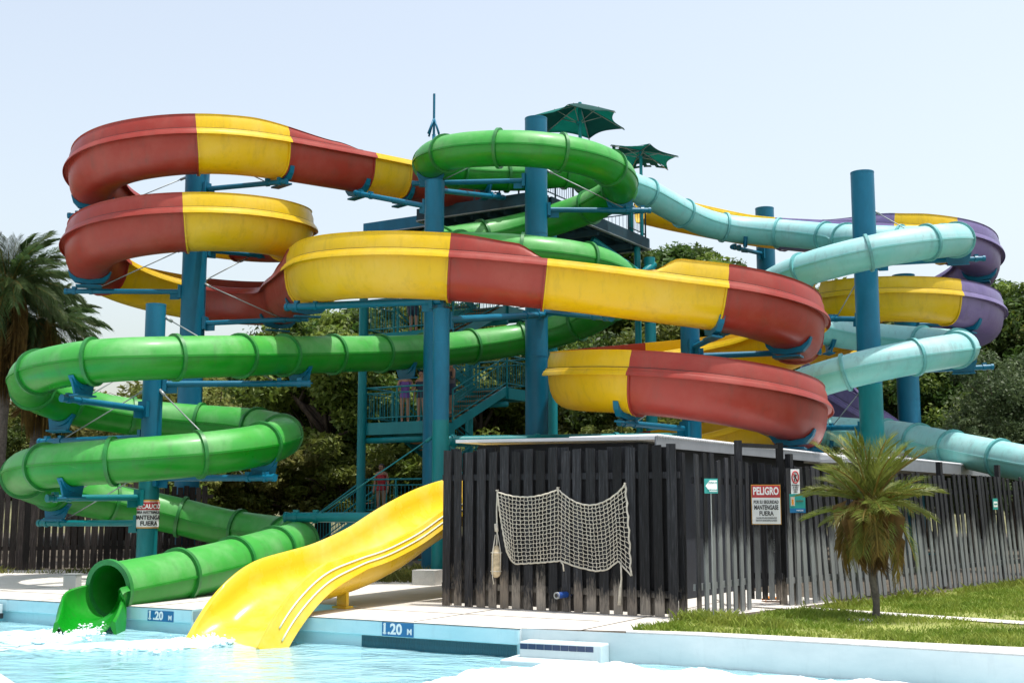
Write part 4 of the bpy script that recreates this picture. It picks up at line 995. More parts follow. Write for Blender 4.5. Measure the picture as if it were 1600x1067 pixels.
def flight(p0, p1, side, width=1.0, railL=True, railR=True):
    """stringers, open treads, railings; p0 low centre, p1 high centre"""
    d = p1-p0; dh = V(d.x, d.y, 0); L = dh.length; dh.normalize(); n = max(3, int(round(d.z/0.185)))
    for s_ in (-1, 1):
        b = MB(); o = side*(s_*width/2)
        q = [p0+o+UP*x for x in (-0.22, 0.06)]+[p1+o+UP*x for x in (0.06, -0.22)]
        vs = [x+side*t for t in (-0.025, 0.025) for x in q]
        b.add(vs, [(0, 1, 2, 3), (7, 6, 5, 4), (0, 4, 5, 1), (1, 5, 6, 2), (2, 6, 7, 3), (3, 7, 4, 0)]); b.build("stringer", M['tower'], tower)
    for i in range(n):
        c = p0+d*((i+0.5)/n)+UP*(-0.02)
        b = MB(); b.box(c, dh*(L/n*0.52), side*(width/2-0.03), UP*0.02); b.build("stair_tread", M['tread'], tower)
    for s_, k in ((-1, railL), (1, railR)):
        if k: railing(p0+side*(s_*width/2)+UP*0.02, p1+side*(s_*width/2)+UP*0.02, 0.95, nmid=False)
# entry flight along the front, then the zigzag
flight(tp(-2.05, 0.62, 0.0), tp(0.02, 0.62, 1.2), E2, 1.1)
for z0, z1, la, up in ((1.2, 2.5, 1.72, 1), (2.5, 3.8, 0.60, 0), (3.8, 5.05, 1.72, 1), (5.05, 6.35, 0.60, 0), (6.35, 7.6, 1.72, 1), (7.6, 9.5, 0.6, 0)):
    if up: flight(tp(la, 1.35, z0), tp(la, 4.3, z1), E1)
    else: flight(tp(la, 4.3, z0), tp(la, 1.35 if z1 < 9 else 0.9, z1), E1, railL=z1 < 9, railR=z1 < 9)
# deck railing (dark against the sky) and low kiosk pieces on the deck
for p, q in ((tp(4.2, -0.6, ZD), tp(5.0, -0.6, ZD)), (tp(5.6, -0.6, ZD), tp(6.15, -0.6, ZD)), (tp(6.15, -0.6, ZD), tp(6.15, 1.4, ZD)), (tp(6.15, 4.9, ZD), tp(6.15, 6.1, ZD)), (tp(3.1, 6.1, ZD), tp(6.15, 6.1, ZD))):
    railing(p, q, 1.0, mat=M['deckdark'])
b = MB(); b.tube([tp(6.1, 5.2, ZD), tp(6.1, 5.2, ZD+2.0)], 0.07, 10); b.build("deck_post", M['tower'], tower, True)
# thin mast
mp = at(678, 205, 33.6); mz = zat(147, 33.6)
mast = tag(empty("mast", (mp.x, mp.y, ZD), "thin blue mast on a small tripod standing up behind the highest green bend", "mast"))
b = MB(); b.tube([(mp.x, mp.y, ZD), (mp.x, mp.y, mz)], 0.035, 8); b.build("pole", M['blue'], mast, True, 60)
b = MB()
for k in range(4):
    a = R(45+90*k); b.tube([(mp.x+0.22*math.cos(a), mp.y+0.22*math.sin(a), mp.z-0.12), (mp.x, mp.y, mp.z+0.38)], 0.028, 6)
b.tube([(mp.x, mp.y, ZD), (mp.x, mp.y, mp.z-0.1)], 0.05, 12); b.build("tripod", M['blue'], mast, True)
# parasols on the deck: six-sided sail canopies seen from below
def parasol(label, top, rim, D, rad, tilt, torn, rot):
    """top, rim: photograph heights of the apex and the canopy edge"""
    ap = at(top[0], top[1], D); zr = zat(rim, D)
    root = tag(empty("parasol", (ap.x, ap.y, ZD), label, "parasol"), group="green sail parasols on the tower deck")
    H = ap.z-zr; tl = Matrix.Rotation(R(tilt[0]), 3, 'X') @ Matrix.Rotation(R(tilt[1]), 3, 'Y')
    def w(x, y, z): return ap+tl @ V(x, y, z)
    n = 6
    def corner(k): a = R(rot+360*k/n); return V(rad*math.cos(a), rad*math.sin(a), -H)
    for k in range(n):
        A, B_ = corner(k), corner(k+1); m = 8; b = MB(); rows = []
        for i in range(m+1):
            row = []
            for j in range(m+1):
                f, g = i/m, j/m
                q = A.lerp(B_, g)*f
                pull = 1-0.20*(4*g*(1-g))*f**1.5*0.85
                q = V(q.x*pull, q.y*pull, -H*f*(0.92+0.08*f)+0.10*H*(4*g*(1-g))*f*0.2)
                row.append(w(*q))
            rows.append(row)
        vs = [p for r_ in rows for p in r_]; fs = []
        for i in range(m):
            for j in range(m):
                if torn and k in torn and i >= m-2 and (j*7+k*3+i) % 3 == 0: continue
                fs.append((i*(m+1)+j, i*(m+1)+j+1, (i+1)*(m+1)+j+1, (i+1)*(m+1)+j))
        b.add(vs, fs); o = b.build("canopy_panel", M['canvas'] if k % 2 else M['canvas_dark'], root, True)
        sd = o.modifiers.new("cloth", 'SOLIDIFY'); sd.thickness = 0.006
        b = MB(); b.tube([w(0, 0, -0.03)]+[w(*(corner(k)*f*1.0+V(0, 0, H*f*(1-(0.92+0.08*f))-0.03))) for f in (0.35, 0.7, 1.01)], 0.017, 6)
        b.tube([w(0, 0, -H*1.05), w(*(corner(k)*0.55+V(0, 0, H*0.06)))], 0.013, 6); b.build("rib", M['rod'], root, True)
    b = MB(); b.tube([V(ap.x, ap.y, ZD), w(0, 0, 0.03)], 0.05, 10); b.tube([w(0, 0, -H*1.12), w(0, 0, -H*0.95)], 0.085, 10); b.build("pole", M['tower'], root, True, 50)
    return root
parasol("larger green sail parasol with whole panels above the flat-topped post", (906, 162), 192, 33.5, 1.36, (-3, 3), (), 14)
parasol("smaller torn green sail parasol above the start of the aqua tube", (1001, 235), 246, 36.5, 1.22, (-4, 7), (0, 2, 3), 38)

# ------------------------------------------------------------------ fences and shed
def board(p, along, out, w, t, z0, z1, mat, parent, lean=0.0, share=None, name="board", dog=0.0):
    b = MB(); sh = along*(lean*(z1-z0))
    c0, c1 = p+UP*z0, p+UP*z1+sh
    jz = UP*random.uniform(-dog, dog)
    vs = [c+along*(w/2*i)+out*(t/2*j)+(jz*i if c is c1 else V(0, 0, 0)) for c in (c0, c1) for j in (-1, 1) for i in (-1, 1)]
    b.add(vs, [(0, 2, 3, 1), (4, 5, 7, 6), (0, 1, 5, 4), (2, 6, 7, 3), (0, 4, 6, 2), (1, 3, 7, 5)])
    return b.build(name, mat, parent)
FA, FB = ground(691, 945), ground(1066, 965)
fd = (FB-FA).normalized(); fo = Vector((fd.y, -fd.x, 0)); fo = fo if fo.y < 0 else -fo
FL = (FB-FA).length
ff = tag(empty("board_fence", FA, "tall black-stained shadowbox board fence carrying the fishing net", "fence"))
def vtop_front(s): return 2.35-0.04*s/FL
nfb = 19; stepf = FL/nfb
for k in range(nfb):
    s = (k+0.5)*stepf+random.uniform(-0.008, 0.008)
    board(FA+fd*s+fo*0.05, fd, fo, 0.138+random.uniform(-0.008, 0.01), 0.02, random.uniform(0.0, 0.015), vtop_front(s)+random.uniform(-0.04, 0.05), M['wood_front'], ff, random.uniform(-0.006, 0.006), dog=0.006)
    s2 = s+stepf*0.5
    if s2 < FL-0.05:
        board(FA+fd*s2-fo*0.045, fd, fo, 0.186+random.uniform(-0.012, 0.012), 0.02, random.uniform(0.0, 0.05), vtop_front(s2)+random.uniform(-0.06, 0.03), M['wood_front'], ff, random.uniform(-0.006, 0.006), dog=0.006)
for z in (0.30, 1.93):
    b = MB(); b.box(FA+fd*FL/2+UP*z, fd*FL/2, fo*0.018, UP*0.045); b.build("rail", M['wood_front'], ff)
for s in (0.03, FL*0.5, FL-0.03):
    b = MB(); b.box(FA+fd*s-fo*0.11+UP*1.12, fd*0.045, fo*0.045, UP*1.12); b.build("fence_post", M['wood_front'], ff)
# return towards the gate
SA, SB = FB+fd*0.05+fo*-0.02, ground(1169, 953.5)
SA = ground(1086, 967.5)
sd_ = (SB-SA).normalized(); so = Vector((sd_.y, -sd_.x, 0)); SLn = (SB-SA).length
fs_ = tag(empty("picket_fence", SA, "short dark picket fence with pale feet and a teal arrow sign, beside the gate", "fence"))
for k in range(8):
    s = 0.06+k*(SLn-0.1)/7
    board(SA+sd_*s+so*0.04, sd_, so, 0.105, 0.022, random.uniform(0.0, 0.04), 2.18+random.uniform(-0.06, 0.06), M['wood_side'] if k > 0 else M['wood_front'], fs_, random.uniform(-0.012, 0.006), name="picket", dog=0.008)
for z in (0.42, 1.85):
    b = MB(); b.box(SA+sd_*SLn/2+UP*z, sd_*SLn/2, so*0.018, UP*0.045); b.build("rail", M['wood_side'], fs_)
# gate, set back, with tall posts and a thin lintel
GA, GB = at(1171, 936, 18.9), at(1224, 937, 18.6)
GA.z = GB.z = 0
gd = (GB-GA).normalized(); go = Vector((gd.y, -gd.x, 0)); GL = (GB-GA).length
gt = tag(empty("gate", GA, "dark picket gate between two tall posts, under the danger sign", "gate"))
for k in range(5):
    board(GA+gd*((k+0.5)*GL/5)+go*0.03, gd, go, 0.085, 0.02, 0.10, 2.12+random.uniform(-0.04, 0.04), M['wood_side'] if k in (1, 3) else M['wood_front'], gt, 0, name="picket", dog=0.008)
for z in (0.45, 1.8):
    b = MB(); b.box(GA+gd*GL/2+UP*z, gd*GL/2, go*0.018, UP*0.045); b.build("rail", M['wood_front'], gt)
gpA, gpB = at(1156, 820, 18.2), at(1221, 820, 18.9)
for q, zt in ((gpA, zat(688, 18.2)), (gpB, zat(692, 18.9))):
    b = MB(); b.box(V(q.x, q.y, zt/2), V(0.05, 0, 0), V(0, 0.05, 0), UP*zt/2); b.build("gate_post", M['wood_front'], gt)
b = MB(); b.box(V((gpA.x+gpB.x)/2, (gpA.y+gpB.y)/2, zat(690, 18.5)-0.06), (V(gpB.x, gpB.y, 0)-V(gpA.x, gpA.y, 0))/2, V(0, 0.02, 0), UP*0.03); b.build("lintel", M['wood_front'], gt)
lk_ = gpB+V(-0.13, -0.06, 0); b = MB(); 
for k in range(5): 
    z = zat(845, 18.7)-0.035*k; a = k*1.57
    b.tube([V(lk_.x+0.018*math.cos(t)*math.cos(a), lk_.y-0.03+0.018*math.cos(t)*math.sin(a), z+0.028*math.sin(t)) for t in [j*0.785 for j in range(8)]], 0.006, 5, closed=True)
b.build("chain", M['rod'], gt, True)
# leaning picket fence along the lawn
LA, LB = ground(1232, 947), ground(1640, 901)
ld = (LB-LA).normalized(); lo = Vector((ld.y, -ld.x, 0)); lo = lo if lo.y < 0 else -lo; LL = (LB-LA).length+3.2
fl = tag(empty("picket_fence", LA, "long leaning picket fence running back along the lawn behind the small palm", "fence"))
npk = int(LL/0.205)
for k in range(npk):
    s = k*0.205+0.05; ln = -0.035-0.10*min(1, max(0, (k-1)/6.0)) if k > 1 else -0.01
    p = LA+ld*s+lo*random.uniform(0.02, 0.045)
    zt = 2.12-0.012*s+random.uniform(-0.05, 0.06)
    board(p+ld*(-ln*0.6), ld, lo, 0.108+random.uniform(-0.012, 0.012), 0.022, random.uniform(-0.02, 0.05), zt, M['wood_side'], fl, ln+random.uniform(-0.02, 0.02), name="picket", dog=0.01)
    if k % 3 == 1 and k < 30:
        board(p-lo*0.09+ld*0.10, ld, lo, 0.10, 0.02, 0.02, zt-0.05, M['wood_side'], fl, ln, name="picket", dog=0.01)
for z in (0.38, 1.75):
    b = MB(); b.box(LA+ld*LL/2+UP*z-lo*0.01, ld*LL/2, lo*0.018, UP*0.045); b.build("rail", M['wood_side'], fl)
for k in range(5):
    b = MB(); q = LA+ld*(0.3+k*2.6)-lo*0.10; b.box(q+UP*1.15, ld*0.045, lo*0.045, UP*1.15); b.build("fence_post", M['wood_front'], fl)
# old fence at the back of the pool terrace
BA, BB = ground(-420, 898), ground(330, 886)
bd = (BB-BA).normalized(); bo = Vector((bd.y, -bd.x, 0)); bo = bo if bo.y < 0 else -bo; BL = (BB-BA).length
fb = tag(empty("board_fence", BA, "old dark brown board fence behind the low green coils", "fence"))
nb_ = int(BL/0.148)
for k in range(nb_):
    s = k*0.148
    wv = random.uniform(-0.02, 0.02)
    board(BA+bd*s+bo*0.03, bd, bo, 0.125+wv, 0.02, random.uniform(0.0, 0.06), 1.95+random.uniform(-0.12, 0.08), M['wood_old'], fb, random.uniform(-0.01, 0.01), dog=0.01)
for z in (0.5, 1.7):
    b = MB(); b.box(BA+bd*BL/2+UP*z-bo*0.005, bd*BL/2, bo*0.015, UP*0.045); b.build("rail", M['wood_old'], fb)
# pump shed: long low roof in two runs behind the fences
shed = tag(empty("pump_shed", (3, 21, 0), "low pump shed with white corrugated roof edges behind the fences", "shed"))
r1, r0 = at(1023, 686, 18.3), at(712, 692, 19.4)
zr = (r1.z+r0.z)/2; r1.z = r0.z = zr
far1 = V(r1.x, r1.y, zr)+E2*10.3; far0 = r0+E2*10.3
def roof(name, quad, th=0.075, slope=0.0):
    b = MB(); top = [q+UP*th for q in quad]; b.add(list(quad)+top, [(3, 2, 1, 0), (4, 5, 6, 7), (0, 1, 5, 4), (1, 2, 6, 5), (2, 3, 7, 6), (3, 0, 4, 7)])
    return b.build(name, M['roof'], shed)
roof("roof", [r0, r1, far1, far0], 0.05)
b = MB(); b.box((r1+far1)/2+UP*(-0.035)+E1*0.012, E2*5.15, E1*0.012, UP*0.08); b.build("fascia", M['fascia'], shed)
nn = 104
b = MB()
for k in range(nn):
    q = r1+(far1-r1)*((k+0.5)/nn)+UP*0.06+E1*0.02
    b.tube([q-E1*1.5, q+E1*0.02], 0.024, 6)
b.build("corrugated_sheet", M['roof'], shed, True)
q0, q1 = at(1402, 721, 24.4), at(1640, 741, 37.0); q0.z = q1.z = q0.z
roof("roof", [q0-E1*3.5, q0, q1, q1-E1*3.5], 0.07)
b = MB(); dq = (q1-q0).normalized(); sq = Vector((dq.y, -dq.x, 0)); b.box((q0+q1)/2-UP*0.06+sq*0.012, dq*((q1-q0).length/2), sq*0.012, UP*0.11); b.build("fascia", M['fascia'], shed)
b = MB()
for k in range(int((q1-q0).length/0.12)):
    q = q0+dq*(k*0.12+0.05)+UP*0.072; b.tube([q-E1*1.2, q+E1*0.03], 0.024, 6)
b.build("corrugated_sheet", M['roof'], shed, True)
w0, w1 = r0+(r1-r0)*0.06+E2*0.35, r1-(r1-r0)*0.10+E2*0.35
dw = (w1-w0).normalized(); sw = Vector((dw.y, -dw.x, 0))
b = MB(); b.box(V((w0.x+w1.x)/2, (w0.y+w1.y)/2, zr/2-0.01), dw*((w1-w0).length/2), sw*0.04, UP*(zr/2-0.015)); b.build("wall", M['shedwall'], shed)
w2 = w1+E2*9.3
b = MB(); b.box(V((w1.x+w2.x)/2, (w1.y+w2.y)/2, zr/2-0.01)-E1*0.05, E2*4.6, E1*0.04, UP*(zr/2-0.015)); b.build("wall", M['shedwall'], shed)
for c_, nm, (s, z, hs, hz) in ((M['cloth_orange'], "panel", (0.10, 1.45, 0.10, 0.5)), (M['skin'], "panel", (0.42, 1.5, 0.06, 0.5))):
    p = w0+dw*((w1-w0).length*s); b = MB(); b.box(V(p.x, p.y, z)+sw*0.05*(1 if sw.y < 0 else -1), dw*hs, sw*0.008, UP*hz); b.build(nm, c_, shed)
# ------------------------------------------------------------------ signs and small things
def text(body, size, mat, origin, ax, ay, parent, name="lettering", bold=0.0, ext=0.002, align='CENTER', stretch=1.0):
    """flat lettering as a mesh; origin is the middle of the baseline"""
    cu = bpy.data.curves.new(name, 'FONT'); cu.body = body; cu.size = size; cu.align_x = align; cu.offset = bold; cu.extrude = ext; cu.resolution_u = 3
    t = bpy.data.objects.new("tmp", cu); COL.objects.link(t)
    bpy.context.view_layer.update()
    me = bpy.data.meshes.new_from_object(t.evaluated_get(bpy.context.evaluated_depsgraph_get()))
    bpy.data.objects.remove(t)
    az = ax.cross(ay)
    for v in me.vertices:
        c = v.co.copy(); v.co = origin+ax*(c.x*stretch)+ay*c.y+az*c.z
    me.materials.clear(); me.materials.append(mat); me.name = name
    return link(name, me, parent)
def plate(c, ax, ay, hw, hh, mat, parent, name="plate", th=0.006, off=0.0):
    az = ax.cross(ay); b = MB(); b.box(c+az*off, ax*hw, ay*hh, az*th/2)
    return b.build(name, mat, parent)
X_, Z_ = V(1, 0, 0), V(0, 0, 1)
# danger sign on the gate
pc = at(1197, 788, 18.25); ax = V(0.99, -0.08, 0).normalized(); az = ax.cross(UP)
sg = tag(empty("sign", (pc.x, pc.y, pc.z), "red and white danger sign reading PELIGRO hung on the gate", "sign"))
k = 18.3/F_PX
plate(pc, ax, UP, 22.5*k, 30.5*k, M['signyellow'], sg, "frame")
plate(pc-UP*9.5*k, ax, UP, 21.5*k, 20*k, M['white'], sg, "panel", 0.004, 0.005)
plate(pc+UP*20*k, ax, UP, 21.5*k, 9.3*k, M['signred'], sg, "header", 0.004, 0.005)
face = az*0.009
text("PELIGRO", 13*k*1.25, M['white'], pc+UP*15.4*k+face, ax, UP, sg, bold=0.005, stretch=0.62)
text("POR SU SEGURIDAD", 7.0*k, M['black'], pc+UP*1.6*k+face, ax, UP, sg, bold=0.002, stretch=0.60)
text("MANTENGASE", 9.5*k, M['black'], pc-UP*7.5*k+face, ax, UP, sg, bold=0.003, stretch=0.60)
text("FUERA", 9.5*k, M['black'], pc-UP*16.6*k+face, ax, UP, sg, bold=0.0025, stretch=0.78)
for j, s_ in enumerate(("CUALQUIER OTRA AREA RESTRINGIDA PUEDE", "RESULTAR EN LESIONES GRAVES O LA MUERTE")):
    text(s_, 3.6*k, M['black'], pc-UP*(21.6+3.9*j)*k+face, ax, UP, sg, stretch=0.42)
# no-entry pictogram
pc = at(1242.5, 752, 17.95); ax = V(0.97, 0.2, 0).normalized(); az = ax.cross(UP); k = 18/F_PX
sg = tag(empty("sign", (pc.x, pc.y, pc.z), "white no-climbing pictogram sign with a red ring on the leaning picket fence", "sign"))
plate(pc, ax, UP, 7.2*k, 19*k, M['white'], sg, "panel"); face = az*0.008
b = MB(); cc = pc+UP*6.5*k+face
b.tube([cc+ax*(5.4*k*math.cos(t))+UP*(9.0*k*math.sin(t)) for t in [j*math.pi/14 for j in range(28)]], 1.0*k, 6, closed=True)
b.tube([cc+ax*-3.8*k+UP*6.4*k, cc+ax*3.8*k-UP*6.4*k], 0.9*k, 6); b.build("ring", M['signred'], sg, True)
b = MB(); b.tube([cc+UP*4.2*k, cc-UP*0.5*k], 1.25*k, 8); b.tube([cc+UP*5.6*k+az*.002, cc+UP*5.7*k+az*.002], 1.5*k, 8)
for s_ in (-1, 1): b.tube([cc-UP*0.5*k, cc+ax*(1.6*s_*k)-UP*3.5*k, cc+ax*(1.2*s_*k)-UP*6.2*k], 0.8*k, 6); b.tube([cc+UP*3.2*k, cc+ax*(2.6*s_*k)+UP*(1.2*k*s_+1.5*k)], 0.7*k, 6)
b.build("pictogram", M['black'], sg, True)
for j, s_ in enumerate(("PROHIBIDO", "EL PASO", "A ESTA", "AREA")): text(s_, 3.2*k, M['black'], pc-UP*(7.0+3.3*j)*k+face, ax, UP, sg, stretch=0.75)
# teal notice
pc = at(1246, 786, 17.95)
sg = tag(empty("sign", (pc.x, pc.y, pc.z), "teal notice with a small picture below the no-climbing pictogram", "sign"))
plate(pc, ax, UP, 13*k, 14.5*k, M['signteal'], sg, "panel"); plate(pc-UP*11*k, ax, UP, 12.9*k, 3.4*k, M['signblue'], sg, "strip", 0.003, 0.005)
plate(pc-ax*8*k+UP*3*k, ax, UP, 3.4*k, 7*k, M['rope'], sg, "picture", 0.003, 0.005); plate(pc-ax*8*k+UP*2*k, ax, UP, 1.4*k, 4*k, M['cloth_orange'], sg, "picture", 0.003, 0.008)
text("AVISO", 4.4*k, M['frond_dead'], pc+ax*3.5*k+UP*2*k+az*.006, ax, UP, sg); text("PARQUE", 3.0*k, M['white'], pc+ax*3.5*k-UP*12*k+az*.008, ax, UP, sg)
# arrow sign
pc = on_plane(1111, 759, SA+so*0.075, so); 
if so.y > 0: so = -so; 
pc = pc+so*0.03; ax = sd_ if sd_.x > 0 else -sd_; ax = V(0.93, 0.36, 0).normalized(); az = ax.cross(UP); k = 16.4/F_PX
pc = at(1111, 759, 16.05)
sg = tag(empty("sign", (pc.x, pc.y, pc.z), "teal sign with a white arrow on the short fence beside the gate", "sign"))
plate(pc, ax, UP, 11.5*k, 11.2*k, M['signteal'], sg, "panel")
b = MB(); pts = [(-10, 0), (-2.5, 8.5), (10, 8.5), (10, -8.5), (-2.5, -8.5)]
b.add([pc+az*t+ax*(x*k)+UP*(y*k) for t in (0.0045, 0.007) for x, y in pts], [(0, 1, 2, 3, 4), (9, 8, 7, 6, 5)]+[(j, 5+j, 5+(j+1) % 5, (j+1) % 5) for j in range(5)]); b.build("arrow", M['white'], sg)
text("ZONA DE", 3.4*k, M['signteal'], pc+ax*2.5*k+UP*4*k+az*.0085, ax, UP, sg); text("TOBOGANES", 3.0*k, M['signteal'], pc+ax*2.5*k-UP*7*k+az*.0085, ax, UP, sg)
b = MB(); b.tube([V(pc.x, pc.y+0.02, 0.0), V(pc.x, pc.y+0.02, pc.z-11*k)], 0.007, 6); b.build("gap_line", M['box_grey'], sg)  # added thin pale rod in place of the bright gap between the pickets
# small plaque far along the lawn fence
pp = on_plane(1555, 787, LA+lo*0.09, lo)
sg = tag(empty("sign", pp, "small white and green plaque far along the leaning picket fence", "sign")); k = pp.y/F_PX
plate(pp, ld, UP, 8.6*k, 8.5*k, M['signteal'], sg, "panel", 0.008); plate(pp-UP*0.5*k, ld, UP, 7*k, 4.2*k, M['white'], sg, "field", 0.005, 0.006)
text("SALIDA", 3.6*k, M['signteal'], pp-UP*1.5*k+ld.cross(UP)*0.011, ld, UP, sg)
# caution sign wrapped round the slim post
def wrap_sign():
    P = PA['b']; x0, y0, r = P['x'], P['y'], P['r']+0.012
    zc_ = zat(803, P['D']-0.2); kk = P['D']/F_PX
    mid = math.atan2(-y0, -x0)+0.12
    sg = tag(empty("sign", (x0, y0-r, zc_), "caution sign wrapped round the slim post, lettering running off its sides", "sign"))
    def wrap(u, h, d=0.0): a = mid+u/r; return V(x0+(r+d)*math.cos(a), y0+(r+d)*math.sin(a), zc_+h)
    def band(h0, h1, w, mat, d, name):
        b = MB(); n = 22
        for q in range(n+1):
            u = -w+2*w*q/n
            b.v += [tuple(wrap(u, h0, d)), tuple(wrap(u, h1, d)), tuple(wrap(u, h1, d-0.005)), tuple(wrap(u, h0, d-0.005))]
        b.f = [(4*q+j, 4*q+(j+1) % 4, 4*q+4+(j+1) % 4, 4*q+4+j) for q in range(n) for j in range(4)]; b.m = [0]*len(b.f)
        return b.build(name, mat, sg, True, 50)
    W = r*1.75
    band(-21.5*kk, 22*kk, W, M['signyellow'], 0.0, "frame"); band(-19.5*kk, 19.5*kk, W-0.01, M['white'], 0.004, "panel"); band(6.2*kk, 18.6*kk, W-0.015, M['signred'], 0.007, "header")
    def wt(s_, size, h, mat, bold, st):
        o = text(s_, size, mat, V(0, 0, 0), V(1, 0, 0), V(0, 1, 0), sg, bold=bold, stretch=st)
        import bmesh
        bm = bmesh.new(); bm.from_mesh(o.data); bmesh.ops.triangulate(bm, faces=bm.faces)
        bmesh.ops.subdivide_edges(bm, edges=[e for e in bm.edges if e.calc_length() > size*0.25], cuts=1)
        for v in bm.verts: v.co = wrap(v.co.x, h+v.co.y, 0.012+v.co.z)
        bm.to_mesh(o.data); bm.free()
    wt("PRECAUCIÓN", 9.5*kk, 8.6*kk, M['white'], 0.003, 0.86)
    wt("ÁREA RESTRINGIDA", 5.6*kk, 0.8*kk, M['black'], 0.002, 0.92)
    wt("MANTENGASE", 9.0*kk, -8.0*kk, M['black'], 0.003, 0.92); wt("FUERA", 9.2*kk, -17.0*kk, M['black'], 0.003, 1.0)
wrap_sign()
# depth markers set in the coping face
def depth_plate(u0, u1, v0, v1, label, size):
    a = on_plane((u0+u1)/2, (v0+v1)/2, EL[445]+EN*0.002, EN); k = a.y/F_PX
    fx = abs(ED.x)
    w = (on_plane(u1, (v0+v1)/2, EL[445], EN)-on_plane(u0, (v0+v1)/2, EL[445], EN)).length/2; h = (v1-v0)/2*k
    sg = tag(empty("depth_marker", a, label, "depth marker"))
    plate(a, ED, UP, w, h, M['signblue'], sg, "plate", 0.008, 0.003)
    o = a+EN*0.009
    s_ = h*2.15
    text("1", s_, M['white'], o-ED*(w*0.82)-UP*h*0.66, ED, UP, sg, bold=0.008, stretch=0.9)
    b = MB()
    for x, y, hw in ((-0.82, -0.62, 0.11), (-0.86, 0.62, 0.05)): b.box(o+ED*(w*x)+UP*(h*y+0.005), ED*(w*hw), EN*0.002, UP*0.008)
    b.build("serif", M['white'], sg)
    text(".20", s_, M['white'], o-ED*(w*0.17)-UP*h*0.66, ED, UP, sg, bold=0.006, stretch=1.0)
    text("M", s_*0.55, M['white'], o+ED*(w*0.76)-UP*h*0.62, ED, UP, sg, bold=0.003)
depth_plate(597, 646, 973, 993.5, "larger blue 1.20 M depth marker on the pool edge beside the steps", 1)
depth_plate(231, 271, 954, 970, "smaller blue 1.20 M depth marker between the two slide run-outs", 1)
# ---- fishing net, its float and loose rope ends
def fence_pt(u, v, off=0.085): return on_plane(u, v, FA+fo*off, fo)
def net():
    tops = [(777, 768), (824, 775), (872, 764), (918, 786), (977, 756)]
    def cat_top(f):                               # hung from three hooks
        if f < 0.47: g = f/0.47; return 777+(872-777)*g, 768+(764-768)*g+10*4*g*(1-g)
        g = (f-0.47)/0.53; return 872+(977-872)*g, 764+(757-764)*g+28*4*g*(1-g)
    def bot(f): return np.interp(f, [0, 0.12, 0.25, 0.5, 0.62, 0.72, 0.93, 1.0], [792, 805, 832, 876, 905, 930, 968, 986]), np.interp(f, [0, 0.06, 0.12, 0.3, 0.5, 0.6, 0.72, 0.82, 0.92, 1.0], [862, 875, 881, 879, 876, 885, 892, 890, 876, 899])
    nu, nv = 34, 17
    def pt(f, g):
        a, c = cat_top(f), bot(f)
        u = a[0]*(1-g)+c[0]*g+(3.0*math.sin(f*31)*g*(1-g))-4*math.sin(math.pi*g)*(0.5-f)*0.6; v = a[1]*(1-g)+c[1]*g
        off = 0.08+0.05*math.sin(f*19+1)*(0.3+0.7*g)+0.03*math.sin(g*9+f*23)
        return fence_pt(u, v, max(off, 0.066))
    b = MB()
    for i in range(nu+1): b.tube([pt(i/nu+0.004*math.sin(j*2.1+i), j/(nv*2)) for j in range(nv*2+1)], 0.0055, 4)
    for j in range(nv+1): b.tube([pt(i/(nu*2), min(1, max(0, j/nv+0.006*math.sin(i*1.7+j)))) for i in range(nu*2+1)], 0.0055 if 0 < j < nv else 0.012, 4)
    root = tag(empty("fishing_net", fence_pt(872, 764), "slack fishing net hung in two swags on the black board fence", "net"))
    b.build("mesh_netting", M['rope'], root)
    b = MB(); b.tube([pt(0, g/20)+V(0.004*math.sin(g*3), 0, 0) for g in range(21)], 0.013, 6); b.tube([pt(1, g/20)+V(0.01*math.sin(g*2), 0, 0) for g in range(21)], 0.014, 6)
    b.build("edge_rope", M['rope'], root, True)
    for (ua, va), (ub, vb) in (((777, 790), (777, 766)), ((872, 773), (872, 762)), ((970, 766), (977, 755))):
        b = MB(); b.tube([fence_pt(ua, va), fence_pt(ub, vb)], 0.012, 6); c = fence_pt(ub, vb, 0.07); b.tube([c-fo*0.03, c+fo*0.03], 0.012, 6); b.build("hook", M['rope'], root, True)
    b = MB(); b.tube([fence_pt(876, 876), fence_pt(880, 882), fence_pt(881, 892)], 0.012, 6)
    b.tube([fence_pt(970, 878), fence_pt(971, 905, 0.10), fence_pt(969, 922, 0.10), fence_pt(968, 945, 0.10)], [0.012, 0.013, 0.022, 0.03], 7); b.tube([fence_pt(985, 885), fence_pt(987, 897)], 0.012, 6)
    b.build("loose_end", M['rope'], root, True)
net()
fl_root = tag(empty("float", fence_pt(775, 880), "weathered wooden net float hanging on a rope beside the net", "float"))
c0, c1_ = fence_pt(776, 852, 0.13), fence_pt(775, 902, 0.13)
prof_ = [(0, 0.018), (0.04, 0.035), (0.12, 0.06), (0.3, 0.072), (0.7, 0.075), (0.88, 0.07), (0.96, 0.05), (1.0, 0.025)]
b = MB(); b.tube([c0.lerp(c1_, f) for f, _ in prof_], [r_ for _, r_ in prof_], 14); b.build("float_body", M['buoy'], fl_root, True, 60)
b = MB()
for f in (0.22, 0.8):
    q = c0.lerp(c1_, f); b.tube([q+V(0.079*math.cos(t), 0.079*math.sin(t), 0) for t in [j*math.pi/8 for j in range(16)]], 0.008, 5, closed=True)
b.tube([c0, fence_pt(777, 835, 0.10), fence_pt(776, 800, 0.09), fence_pt(777, 770, 0.08)], 0.012, 6); b.tube([fence_pt(775, 818, 0.10), fence_pt(776, 830, 0.11)], 0.028, 8)
b.tube([fence_pt(778, 835, 0.12), c0+V(0.06, -0.06, -0.1), c1_+V(0.06, -0.06, 0.08)], 0.007, 5); b.tube([fence_pt(774, 835, 0.12), c0+V(-0.06, -0.06, -0.1), c1_+V(-0.05, -0.06, 0.0), c1_+V(-0.03, -0.06, -0.09)], 0.009, 5)
